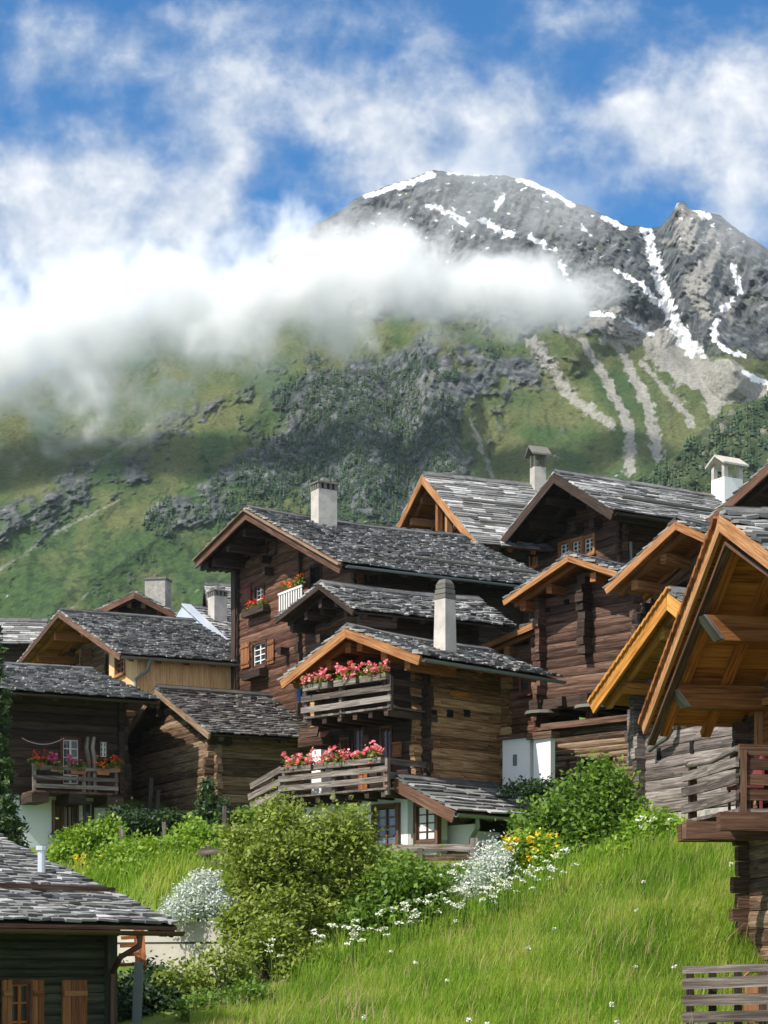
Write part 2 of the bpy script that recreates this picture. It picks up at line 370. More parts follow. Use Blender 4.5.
na = N(nt, 'ShaderNodeTexNoise', i_Scale=.20, i_Detail=10, i_Roughness=.70); nt.links.new(tc.outputs['Object'], na.inputs['Vector'])
nb = N(nt, 'ShaderNodeTexNoise', i_Scale=.75, i_Detail=7, i_Roughness=.7); nt.links.new(tc.outputs['Object'], nb.inputs['Vector'])
grass = mix(nt, s2.outputs[2], (.048, .086, .030), (.105, .118, .048))
grass = mix(nt, mathn(nt, 'MULTIPLY', s2.outputs[1], .8), grass, (.028, .05, .022))
gv = N(nt, 'ShaderNodeMapRange', i_1=.3, i_2=.7, i_3=.6, i_4=1.35); nt.links.new(nb.outputs[0], gv.inputs[0])
grass = mix(nt, 1.0, grass, gv.outputs[0], 'MULTIPLY')
nr_ = N(nt, 'ShaderNodeTexNoise', noise_type='RIDGED_MULTIFRACTAL', i_Scale=.075, i_Detail=9, i_Roughness=.6); mpr = N(nt, 'ShaderNodeMapping'); mpr.inputs['Rotation'].default_value = (.3, .5, .2); mpr.inputs['Scale'].default_value = (1.3, .8, 1.0); nt.links.new(tc.outputs['Object'], mpr.inputs[0]); nt.links.new(mpr.outputs[0], nr_.inputs['Vector'])
nrm_ = N(nt, 'ShaderNodeMapRange', i_1=.2, i_2=1.7, i_3=.36, i_4=.86); nt.links.new(nr_.outputs[0], nrm_.inputs[0])
rkf = mathn(nt, 'ADD', mathn(nt, 'MULTIPLY', na.outputs[0], .6), mathn(nt, 'MULTIPLY', nrm_.outputs[0], .4))
rk = ramp(nt, rkf, [(.36, (.03, .036, .042)), (.47, (.105, .112, .118)), (.57, (.24, .242, .24)), (.68, (.46, .447, .42))])
rk = mix(nt, mathn(nt, 'MULTIPLY', mathn(nt, 'GREATER_THAN', nb.outputs[0], .53), mathn(nt, 'MULTIPLY', s2.outputs[0], .0)), rk, (.03, .04, .02))
c = mix(nt, s1.outputs[0], grass, rk)
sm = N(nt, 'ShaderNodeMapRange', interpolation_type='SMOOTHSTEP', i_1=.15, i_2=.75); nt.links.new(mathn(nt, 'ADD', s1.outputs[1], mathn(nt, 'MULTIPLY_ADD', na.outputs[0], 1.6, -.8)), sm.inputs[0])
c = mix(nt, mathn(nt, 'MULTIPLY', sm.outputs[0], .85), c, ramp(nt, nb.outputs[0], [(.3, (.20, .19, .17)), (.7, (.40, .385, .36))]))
fo = N(nt, 'ShaderNodeMapRange', i_1=.44, i_2=.55, interpolation_type='SMOOTHSTEP'); nt.links.new(na.outputs[0], fo.inputs[0])
c = mix(nt, mathn(nt, 'MULTIPLY', s2.outputs[0], mathn(nt, 'SUBTRACT', 1.0, mathn(nt, 'MULTIPLY', fo.outputs[0], .85))), c, (.020, .042, .026))
sn = N(nt, 'ShaderNodeMapRange', i_1=.35, i_2=.85); nt.links.new(mathn(nt, 'ADD', s1.outputs[2], mathn(nt, 'MULTIPLY_ADD', na.outputs[0], 2.4, -1.25)), sn.inputs[0])
c = mix(nt, sn.outputs[0], c, (.84, .86, .88))
principled(nt, out, c, .95, .1, mathn(nt, 'ADD', na.outputs[0], mathn(nt, 'MULTIPLY', nrm_.outputs[0], mathn(nt, 'MULTIPLY_ADD', s1.outputs[0], 1.1, .05))), .8, 2.6)
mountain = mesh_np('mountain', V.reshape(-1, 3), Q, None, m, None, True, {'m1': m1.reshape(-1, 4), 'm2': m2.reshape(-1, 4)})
tag(mountain, 'rocky alpine mountain with snow gullies, scree and green lower slopes behind the village', 'mountain', kind='structure')

# ------------------------------------------------------------------ wooded knoll beside the scree
KS = [(560,560),(600,520),(630,484),(655,470),(680,452),(700,432),(720,415),(742,404),(770,394),(830,380),(930,365)]
kx = np.linspace(560, 930, 120); ks = np.interp(kx, [p[0] for p in KS], [p[1] for p in KS])
tk = np.linspace(0, 1, 60)[:, None]; KPY = 640+(ks[None, :]-640)*tk; KPX = np.broadcast_to(kx[None, :], KPY.shape)
KE = (HZ-KPY)/F; KY = (159/(.65-KE))*(1 - .02*ridged(KPX/30, KPY/30, 4, 5)) 
KV = np.stack([(KPX-CX)/F*KY, KY, KE*KY], -1); kb = KV[-1:].copy(); kb2 = kb.copy(); kb2[..., 1] += 40; kb2[..., 2] -= 50
KVV = np.concatenate([KV, kb2], 0); ii = (np.arange(60)[:, None]*120+np.arange(119)[None, :]).ravel()
m, nt, out = nmat('knoll_ground'); tc = N(nt, 'ShaderNodeTexCoord'); na = N(nt, 'ShaderNodeTexNoise', i_Scale=.12, i_Detail=8, i_Roughness=.7); nt.links.new(tc.outputs['Object'], na.inputs['Vector'])
principled(nt, out, ramp(nt, na.outputs[0], [(.35, (.03, .05, .022)), (.55, (.06, .075, .035)), (.68, (.26, .25, .22))]), .95, .1, na.outputs[0], .6, 3)
knoll = tag(mesh_np('hill', KVV.reshape(-1, 3), np.stack([ii, ii+1, ii+121, ii+120], -1), None, m, None, True), 'wooded knoll below the scree', 'hill', kind='structure')

# ------------------------------------------------------------------ far conifers, one mass
def conifers(pts, hs, seed):
    rg = np.random.default_rng(seed); Vs, Qs, Rs = [], [], []; k = 6; n = len(pts); base = 0
    an = np.arange(k)*2*PI/k
    for tier in range(3):
        z0 = (.08+.27*tier)*hs; z1 = (.52+.24*tier)*hs; rr = hs*(.21-.05*tier)
        rot = rg.random((n, 1))*6; jr = rg.uniform(.7, 1.25, (n, k))
        ring = np.stack([np.cos(an+rot)*rr[:, None]*jr, np.sin(an+rot)*rr[:, None]*jr, np.broadcast_to(z0[:, None], (n, k)) + rg.uniform(-.05, .05, (n, k))*hs[:, None]], -1) + pts[:, None, :]
        top = pts[:, None, :] + np.stack([0*z1, 0*z1, z1], -1)[:, None, :]
        v = np.concatenate([ring, top], 1); idx = base + np.arange(n)[:, None]*(k+1)
        for j in range(k): Qs.append(np.stack([idx[:, 0]+j, idx[:, 0]+(j+1) % k, idx[:, 0]+k], -1))
        Rs += [rg.random(n)]*k
        Vs.append(v.reshape(-1, 3)); base += n*(k+1)
    return np.concatenate(Vs), np.concatenate(Qs), np.concatenate(Rs)
rg = np.random.default_rng(5)
cand = KV[:58].reshape(-1, 3); cpx = KPX[:58].ravel(); cpy = KPY[:58].ravel()
pick = rg.choice(len(cand), 2600, p=None); nz = fbm(cpx[pick]/30, cpy[pick]/22, 3, 3); pick = pick[nz > -.28]
p1 = cand[pick]; h1 = p1[:, 1]*rg.uniform(7, 15, len(p1))/F
prob = (forest*.95 + .02*shrub*sstep(500, 560, PY)*sstep(60, 160, PX)); flat = prob.ravel()*(Yb.ravel()/700)**-1.5; flat[(PY.ravel() > 640)] = 0; flat /= flat.sum()
pick = rg.choice(len(flat), 3000, p=flat); p2 = V[:npy].reshape(-1, 3)[pick]; h2 = p2[:, 1]*rg.uniform(3.5, 11, len(p2))*rg.uniform(.6,1,len(p2))/F
lf, nt, out = nmat('conifer_far'); r = attr(nt, 'rnd').outputs['Fac']
principled(nt, out, ramp(nt, r, [(0, (.022, .044, .028)), (.6, (.04, .068, .036)), (1, (.075, .105, .045))]), .9, .1)
cv, cq, cr = conifers(np.concatenate([p1, p2]), np.concatenate([h1, h2])*1.0, 9)
tag(mesh_np('forest', cv, cq, cr, lf), 'dark conifers scattered over the cliff and the wooded knoll', 'forest', kind='stuff')

# ------------------------------------------------------------------ cloud bank lying against the mountain
def cloud(name, label, blobs, Yc, dens, pad, nscale, seed, soft=.9, amp=1.15, thick=.5):
    """blobs: (px, py, rx, ry) in the view, turned into ellipsoids of cloud at distance Yc"""
    k = Yc/F; bl = [(P(px, py, Yc), rx*k, max(ry*k*thick*1.6, 18), ry*k) for px, py, rx, ry in blobs]
    lo = Vector([min(c[i]-r[i]*pad for c, *r in bl) for i in range(3)]); hi = Vector([max(c[i]+r[i]*pad for c, *r in bl) for i in range(3)])
    m, nt, out = nmat(name)
    tc = N(nt, 'ShaderNodeTexCoord'); pos = tc.outputs['Object']
    wn = N(nt, 'ShaderNodeTexNoise', i_Scale=nscale*.6, i_Detail=2); nt.links.new(pos, wn.inputs['Vector'])
    acc = None
    for c, rx, ry, rz in bl:
        d = N(nt, 'ShaderNodeVectorMath', operation='SUBTRACT'); nt.links.new(pos, d.inputs[0]); d.inputs[1].default_value = c
        e = N(nt, 'ShaderNodeVectorMath', operation='MULTIPLY'); nt.links.new(d.outputs[0], e.inputs[0]); e.inputs[1].default_value = (1/rx, 1/ry, 1/rz)
        l = N(nt, 'ShaderNodeVectorMath', operation='LENGTH'); nt.links.new(e.outputs[0], l.inputs[0])
        acc = l.outputs['Value'] if acc is None else mathn(nt, 'SMOOTH_MIN', acc, l.outputs['Value'], .35)
    nz = N(nt, 'ShaderNodeTexNoise', i_Scale=nscale, i_Detail=8, i_Roughness=.62, i_Distortion=.25); nt.links.new(pos, nz.inputs['Vector'])
    g = mathn(nt, 'ADD', mathn(nt, 'SUBTRACT', 1.0, acc), mathn(nt, 'MULTIPLY_ADD', nz.outputs[0], 2*amp, -amp))
    mr = N(nt, 'ShaderNodeMapRange', interpolation_type='SMOOTHSTEP', i_1=0.0, i_2=soft, i_3=0.0, i_4=dens); nt.links.new(g, mr.inputs[0])
    pv = N(nt, 'ShaderNodeVolumePrincipled', i_Anisotropy=.0); pv.inputs['Color'].default_value = (.985, .988, .99, 1)
    nt.links.new(mr.outputs[0], pv.inputs['Density']); nt.links.new(pv.outputs[0], out.inputs['Volume'])
    m.cycles.volume_step_rate = CLOUD_STEP if 'CLOUD_STEP' in globals() else .35
    b = MB(); b.box(lo.x, hi.x, lo.y, hi.y, lo.z, hi.z)
    return tag(b.build(name, m), label, 'cloud', kind='stuff')
CLOUD_STEP = .20
cloud('cloud', 'white cloud bank lying across the mountain below its summit', [(-60,358,160,108),(70,338,150,94),(200,310,140,82),(310,284,115,76),(400,282,100,66),(480,290,100,54),(545,294,70,36)], 495, .20, 1.6, 1/16, 1, .95, 1.3)
cloud('mist', 'thin veil of mist drifting over the summit ridge', [(470,205,95,40),(560,210,70,40),(740,235,60,45),(480,165,80,22)], 560, .018, 1.5, 1/22, 2, .9, 1.3)

# ------------------------------------------------------------------ the air between the village and the mountain
m, nt, out = nmat('haze')
pv = N(nt, 'ShaderNodeVolumePrincipled', i_Density=HAZE if 'HAZE' in globals() else .000085, i_Anisotropy=.2); pv.inputs['Color'].default_value = (.72, .86, 1, 1); nt.links.new(pv.outputs[0], out.inputs['Volume'])
hb = MB(); hb.box(-620, 620, -60, 1150, -700, 330); tag(hb.build('haze', m), 'pale blue air haze in front of the mountain', 'haze', kind='stuff')
# ================================================================== materials of the village
M = {}
M['larch_black'] = wood('larch_black', (.015,.010,.008), (.040,.025,.018), (.085,.056,.042))
M['larch_red'] = wood('larch_red', (.022,.010,.006), (.084,.036,.021), (.185,.10,.066), var=.5)
M['larch_grey'] = wood('larch_grey', (.022,.011,.007), (.082,.041,.027), (.185,.112,.08), var=.5)
M['larch_silver'] = wood('larch_silver', (.045,.035,.031), (.14,.113,.102), (.32,.28,.26), var=.5)
M['larch_gold'] = wood('larch_gold', (.06,.030,.013), (.27,.145,.065), (.55,.37,.19), var=.6)
M['larch_tan'] = wood('larch_tan', (.034,.020,.012), (.135,.082,.050), (.30,.21,.14), var=.5)
M['orange_wood'] = wood('orange_wood', (.13,.048,.017), (.31,.135,.050), (.47,.25,.115), var=.35, weather=.3)
M['amber_wood'] = wood('amber_wood', (.22,.075,.014), (.44,.19,.034), (.58,.30,.08), var=.3, weather=.25)
M['soffit_orange'] = wood('soffit_orange', (.20,.058,.012), (.50,.165,.032), (.64,.26,.065), var=.4, weather=.4)
M['rust_wood'] = wood('rust_wood', (.10,.032,.010), (.24,.085,.024), (.38,.15,.05), var=.45, weather=.4)
M['brown_board'] = wood('brown_board', (.042,.020,.012), (.105,.052,.033), (.19,.11,.072), var=.3)
M['pale_wood'] = wood('pale_wood', (.52,.27,.105), (.70,.42,.20), (.80,.56,.32), var=.25, weather=.3)
M['rail_wood'] = wood('rail_wood', (.045,.034,.029), (.125,.099,.087), (.29,.255,.23), var=.4)
M['green_board'] = wood('green_board', (.016,.019,.013), (.042,.046,.031), (.085,.085,.06), var=.3)
M['shutter_red'] = wood('shutter_red', (.07,.02,.012), (.16,.045,.026), (.26,.09,.05), var=.3)
M['shutter_orange'] = wood('shutter_orange', (.10,.040,.016), (.23,.095,.036), (.34,.16,.07), var=.3)
M['white_paint'] = plain('white_paint', (.72,.70,.66), .6, .3)
M['plaster'] = plain('plaster', (.74,.74,.71), .9, .1, nscale=1.3, amt=.10, bump=.3)
M['plaster_cool'] = plain('plaster_cool', (.70,.73,.76), .9, .1, nscale=1.3, amt=.08, bump=.3)
M['render_grey'] = plain('render_grey', (.44,.41,.37), .95, .1, nscale=3.2, amt=.45, bump=.8)
M['cap_stone'] = plain('cap_stone', (.14,.135,.12), .95, .1, nscale=6, amt=.4, bump=.5)
M['rubble'] = plain('rubble', (.36,.34,.31), .95, .1, nscale=7, amt=.55, bump=1.0)
M['concrete'] = plain('concrete', (.38,.355,.31), .95, .1, nscale=1.6, amt=.40, bump=.4)
M['gutter'] = plain('gutter', (.17,.205,.205), .45, .5, .3, 2, .2)
M['gutter_brown'] = plain('gutter_brown', (.09,.045,.03), .5, .4, .1, 2, .25)
M['zinc'] = plain('zinc', (.62,.66,.70), .4, .5, .4, 2, .12)
M['dark_inside'] = plain('dark_inside', (.012,.012,.013), .9, .1)
M['curtain_blue'] = plain('curtain_blue', (.16,.20,.33), .5, .4, nscale=14, amt=.35)
M['curtain_white'] = plain('curtain_white', (.55,.55,.54), .6, .4, nscale=10, amt=.3)
M['terracotta'] = plain('terracotta', (.32,.13,.07), .8, .2)
M['blue_cloth'] = plain('blue_cloth', (.03,.10,.38), .8, .2)
M['red_plastic'] = plain('red_plastic', (.22,.05,.055), .5, .4)
def glassy(name, col, rough=.08):
    m, nt, out = nmat(name); tc = N(nt, 'ShaderNodeTexCoord'); n = N(nt, 'ShaderNodeTexNoise', i_Scale=3.0); nt.links.new(tc.outputs['Object'], n.inputs['Vector'])
    principled(nt, out, ramp(nt, n.outputs[0], [(.3, tuple(.6*c for c in col)), (.7, tuple(1.3*c for c in col))]), rough, .6, n.outputs[0], .08, .05); return m
M['glass'] = glassy('glass', (.035,.042,.05))
M['glass_blue'] = glassy('glass_blue', (.10,.13,.22), .2)
M['glass_pale'] = glassy('glass_pale', (.22,.22,.21), .2)
def slate(name, stops, tint):
    m, nt, out = nmat(name); r = attr(nt, 'rnd').outputs['Fac']; tc = N(nt, 'ShaderNodeTexCoord')
    n = N(nt, 'ShaderNodeTexNoise', i_Scale=5.0, i_Detail=8, i_Roughness=.7); nt.links.new(tc.outputs['Object'], n.inputs['Vector'])
    n2 = N(nt, 'ShaderNodeTexNoise', i_Scale=.8, i_Detail=5, i_Roughness=.6); nt.links.new(tc.outputs['Object'], n2.inputs['Vector'])
    f = mathn(nt, 'ADD', mathn(nt, 'MULTIPLY_ADD', r, .75, .12), mathn(nt, 'MULTIPLY_ADD', n.outputs[0], .7, -.35), clamp=True)
    c = ramp(nt, f, stops)
    c = mix(nt, mathn(nt, 'MULTIPLY', mathn(nt, 'GREATER_THAN', n2.outputs[0], .56), mathn(nt, 'MULTIPLY', n.outputs[0], .9)), c, tint)
    principled(nt, out, c, .8, .2, n.outputs[0], .6, .025); return m
M['slate'] = slate('slate', [(.05, (.045,.045,.046)), (.32, (.12,.119,.118)), (.62, (.235,.233,.229)), (1, (.48,.475,.465))], (.12,.118,.10))
M['slate_brown'] = slate('slate_brown', [(.05, (.035,.032,.03)), (.4, (.085,.078,.072)), (.7, (.15,.14,.13)), (1, (.34,.33,.31))], (.10,.075,.05))
M['slate_pale'] = slate('slate_pale', [(.05, (.055,.055,.055)), (.35, (.15,.149,.147)), (.66, (.29,.287,.282)), (1, (.58,.57,.555))], (.18,.18,.17))
def leafmat(name, stops, transl=.35, gloss=.25):
    m, nt, out = nmat(name); r = attr(nt, 'rnd').outputs['Fac']; c = ramp(nt, r, stops)
    p = nt.nodes.new('ShaderNodeBsdfPrincipled'); nt.links.new(c, p.inputs['Base Color']); p.inputs['Roughness'].default_value = .5; p.inputs['Specular IOR Level'].default_value = gloss
    t = N(nt, 'ShaderNodeBsdfTranslucent'); tcx = mix(nt, 1.0, c, (1.25, 1.35, .55), 'MULTIPLY'); nt.links.new(tcx, t.inputs[0])
    mx = N(nt, 'ShaderNodeMixShader', i_0=transl); nt.links.new(p.outputs[0], mx.inputs[1]); nt.links.new(t.outputs[0], mx.inputs[2]); nt.links.new(mx.outputs[0], out.inputs[0]); return m
M['leaf_olive'] = leafmat('leaf_olive', [(0, (.07,.10,.016)), (.5, (.18,.235,.035)), (1, (.33,.38,.085))])
M['leaf_mid'] = leafmat('leaf_mid', [(0, (.04,.09,.012)), (.5, (.11,.20,.025)), (1, (.22,.32,.05))])
M['leaf_lime'] = leafmat('leaf_lime', [(0, (.08,.16,.012)), (.5, (.18,.30,.025)), (1, (.32,.42,.06))])
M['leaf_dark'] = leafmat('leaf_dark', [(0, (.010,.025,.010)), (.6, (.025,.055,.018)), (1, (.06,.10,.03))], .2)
M['leaf_silver'] = leafmat('leaf_silver', [(0, (.28,.33,.33)), (.5, (.50,.55,.54)), (1, (.74,.77,.75))], .2)
M['needle'] = leafmat('needle', [(0, (.008,.022,.012)), (.6, (.022,.052,.020)), (1, (.09,.145,.035))], .15)
M['petal_pink'] = leafmat('petal_pink', [(0, (.70,.10,.16)), (.5, (.88,.24,.32)), (1, (.92,.50,.55))], .3)
M['petal_red'] = leafmat('petal_red', [(0, (.5,.015,.02)), (.6, (.75,.04,.04)), (1, (.85,.12,.05))], .3)
M['petal_orange'] = leafmat('petal_orange', [(0, (.6,.06,.02)), (.6, (.8,.16,.03)), (1, (.85,.32,.04))], .3)
M['petal_magenta'] = leafmat('petal_magenta', [(0, (.5,.04,.25)), (1, (.8,.22,.5))], .3)
M['petal_yellow'] = leafmat('petal_yellow', [(0, (.70,.48,.02)), (1, (.80,.66,.08))], .3)
M['petal_white'] = leafmat('petal_white', [(0, (.60,.62,.55)), (1, (.82,.82,.78))], .2, .1)
M['bark'] = wood('bark', (.03,.022,.015), (.07,.052,.038), (.12,.09,.07))

# ================================================================== house kit
class House:
    """a house standing on its own Empty: local x runs along the gable (towards the near corner), y along the ridge"""
    def __init__(s, name, label, cat, a, px0, Y0, zb, group=None):
        s.a = math.radians(a); s.u = Vector((math.cos(s.a), -math.sin(s.a), 0)); s.w = Vector((math.sin(s.a), math.cos(s.a), 0))
        s.O = Vector(((px0-CX)/F*Y0, Y0, 0)); s.zb = zb
        s.e = tag(empty(name, (s.O.x, s.O.y, zb), -s.a), label, cat, group)
    def gp(s, px, py, off=0.0):                 # point of the plane y = off seen at a pixel -> (x, z)
        d = ray(px, py); Y = (off+s.O.dot(s.w))/Vector((d.x, d.y, 0)).dot(s.w); q = d*Y-s.O
        return q.dot(s.u), d.z*Y-s.zb
    def sp(s, px, py, xc):                      # point of the plane x = xc -> (y, z)
        d = ray(px, py); Y = (xc+s.O.dot(s.u))/Vector((d.x, d.y, 0)).dot(s.u); q = d*Y-s.O
        return q.dot(s.w), d.z*Y-s.zb
    def world(s, x, y, z): return s.O + s.u*x + s.w*y + Vector((0, 0, z+s.zb))
    def prof(s, x):                             # roof top line
        (lx, lz), (ax, az), (rx, rz) = s.L, s.A, s.Rr
        return lz+(az-lz)*(x-lx)/(ax-lx) if x < ax else rz+(az-rz)*(x-rx)/(ax-rx)
    def plane(s, which):
        if which == 'g': return lambda a, n, z: (a, s.d-n, z)
        if which == 's': return lambda a, n, z: (s.xr+n, a, z)
        if which == 'l': return lambda a, n, z: (s.xl-n, a, z)
        if which == 'b': return lambda a, n, z: (a, s.yb+n, z)
        if which[0] == 'y': return lambda a, n, z: (a, float(which[1:])-n, z)
        if which[0] == 'x': return lambda a, n, z: (float(which[1:])+n, a, z)
    def pick(s, which, px, py):
        if which == 'g': return s.gp(px, py, s.d)
        if which == 's': return s.sp(px, py, s.xr)
        if which[0] == 'y': return s.gp(px, py, float(which[1:]))
        if which[0] == 'x': return s.sp(px, py, float(which[1:]))

def pbox(mb, pl, a0, a1, n0, n1, z0, z1, r=None, j=0.0, grain=None):
    q = [(a0,n0,z0),(a1,n0,z0),(a1,n1,z0),(a0,n1,z0),(a0,n0,z1),(a1,n0,z1),(a1,n1,z1),(a0,n1,z1)]
    if j: q = [(a+R(-j,j), b+R(-j,j), c+R(-j,j)) for a,b,c in q]
    mb.hexa([pl(*t) for t in q], r, grain)

def slabs(mb, pe, pr, y0, y1, exp=.26, th=.036, wr=(.11,.28), sag=0.0, jit=1.0):
    """courses of split stone slabs from the eave line pe=(x,z) up to the ridge pr"""
    pe = Vector((pe[0], 0, pe[1])); pr = Vector((pr[0], 0, pr[1])); S = (pr-pe).length; d = (pr-pe)/S
    n = Vector((-d.z, 0, d.x)); n = n if n.z > 0 else -n
    Yv = Vector((0, 1, 0)); k = 0; s0 = -.05
    sgf = lambda y, q: sag*(4*((y-y0)/(y1-y0))*(1-(y-y0)/(y1-y0)))*(.35+.65*q)
    while s0 < S-.06:
        y = y0-R(0,.05)
        while y < y1-.05:
            w = R(*wr); ya = y; yb = min(y+w, y1+R(-.01,.05)); y = yb+R(.003,.018)
            a = s0+R(-.055,.055)*jit; b = min(s0+exp*1.75, S+.03)
            h0 = th*R(1.0,1.9)*jit+.02; h1 = .004+R(0,.012); t = th*R(.7,1.35); sk = R(-.03,.03)*jit; tl = R(-.012,.012)*jit
            r = random.random()
            def pt(ss, yy, hh): return pe+d*ss+Yv*yy+n*hh-Vector((0,0,sgf(yy, ss/S)))
            mb.hexa([pt(a+sk,ya,h0+tl), pt(b,ya,h1), pt(b,yb,h1), pt(a-sk,yb,h0-tl), pt(a+sk,ya,h0+t+tl), pt(b,ya,h1+t), pt(b,yb,h1+t), pt(a-sk,yb,h0+t-tl)], r)
        s0 += exp*R(.92,1.08)

def roof(H, L, A, Rp, y0, y1, mat='slate', soffit='larch_black', verge='brown_board', verge_h=.2, exp=.18, rafters=True, sides='LR', purlins=(.15,.5,.85), sag=0.0, plank=.22, verge_t=.045, raf_mat=None, d=None, jit=.95, name='roof', wr=(.11,.28), under=True, back_verge=False):
    H.L, H.A, H.Rr = L, A, Rp
    mb = MB()
    drop = .12
    for sd, E in (('L', L), ('R', Rp)):
        if sd not in sides: continue
        slabs(mb, (E[0], E[1]-drop), (A[0], A[1]-drop), y0, y1, exp, wr=wr, sag=sag, jit=jit)
    y = y0                                                    # ridge slabs
    sg = lambda yy: sag*.98*(4*((yy-y0)/(y1-y0))*(1-(yy-y0)/(y1-y0)))
    while y < y1-.1:
        w = min(R(.4,.8), y1-y)
        for q in (-1, 1):
            E = L if q < 0 else Rp; dx = Vector((E[0]-A[0], 0, E[1]-A[1])).normalized()*.3
            p0 = Vector((A[0]-dx.x*.05, y, A[1]-.03-sg(y)+R(0,.02))); p1 = p0+Vector((0, w+.03, sg(y)-sg(min(y+w, y1)))); q0 = p0+dx; q1 = p1+dx
            up = Vector((0,0,.045))
            mb.hexa([p0,p1,q1,q0,p0+up,p1+up,q1+up,q0+up], R(.0,.3))
        y += w
    rf = mb.build(name, M[mat], H.e)
    # boarded underside, rafters, purlins
    if under:
        mb = MB()
        for sd, E in (('L', L), ('R', Rp)):
            if sd not in sides: continue
            e = Vector((E[0], 0, E[1]-drop)); t = Vector((A[0], 0, A[1]-drop)); S = (t-e).length; dd = (t-e)/S; n = Vector((-dd.z, 0, dd.x)); n = n if n.z > 0 else -n
            s = .02; 
            while s < S:
                b = min(s+plank*R(.85,1.15), S); p = [e+dd*(s+.004), e+dd*(b-.004)]
                q = []
                for hh in (-.045, -.012):
                    q += [p[0]+n*hh+Vector((0,y0+.02,0)), p[1]+n*hh+Vector((0,y0+.02,0)), p[1]+n*hh+Vector((0,y1-.02,0)), p[0]+n*hh+Vector((0,y1-.02,0))]
                if sag: q = [v-Vector((0,0,.012)) for v in q]
                mb.hexa(q, None, 1); s = b
        mb.build('roof_boards', M[soffit], rf)
        mb = MB()
        if rafters:
            for sd, E in (('L', L), ('R', Rp)):
                if sd not in sides: continue
                e = Vector((E[0], 0, E[1]-drop)); t = Vector((A[0], 0, A[1]-drop)); dd = (t-e).normalized(); n = Vector((-dd.z, 0, dd.x)); n = n if n.z > 0 else -n
                y = y0+.35
                while y < y1-.1:
                    o = Vector((0, y, 0))-n*.12
                    mb.bar(e+dd*.04+o, t+o-dd*.03, .11, .14, (0, 1, 0)); y += R(.78,.92)
            mb.build('rafter', M[raf_mat or soffit], rf)
        if purlins:
            for sd, E in (('L', L), ('R', Rp)):
                if sd not in sides: continue
                for t_ in purlins:
                    mb = MB()
                    x = E[0]+(A[0]-E[0])*t_; z = E[1]+(A[1]-E[1])*t_-drop-.32
                    mb.box(x-.09, x+.09, y0+.18+R(0,.12), (H.d if d is None else d)+.4, z-.11, z+.11, None, .008, 1)
                    mb.build('purlin', M[raf_mat or soffit], rf)
    # verge boards
    for yv, ok in ((y0, True), (y1, back_verge)):
        if not ok: continue
        for sd, E in (('L', L), ('R', Rp)):
            if sd not in sides: continue
            mb = MB(); e = Vector((E[0], 0, E[1]-drop)); t = Vector((A[0], 0, A[1]-drop)); dd = (t-e).normalized(); n = Vector((-dd.z, 0, dd.x)); n = n if n.z > 0 else -n
            o0 = Vector((0, yv-verge_t, 0)); o1 = Vector((0, yv+.012, 0))
            ea, ta = e-dd*.03, t+dd*.0
            xm = Vector((A[0], 0, A[1]-drop-verge_h/abs(dd.dot(Vector((1,0,0)))) ))
            up0 = n*.015
            mb.hexa([ea-n*verge_h+o0, xm+o0, xm+o1, ea-n*verge_h+o1, ea+up0+o0, ta+up0+o0, ta+up0+o1, ea+up0+o1], None, 0)
            mb.build('verge_board', M[verge], rf)
    return rf

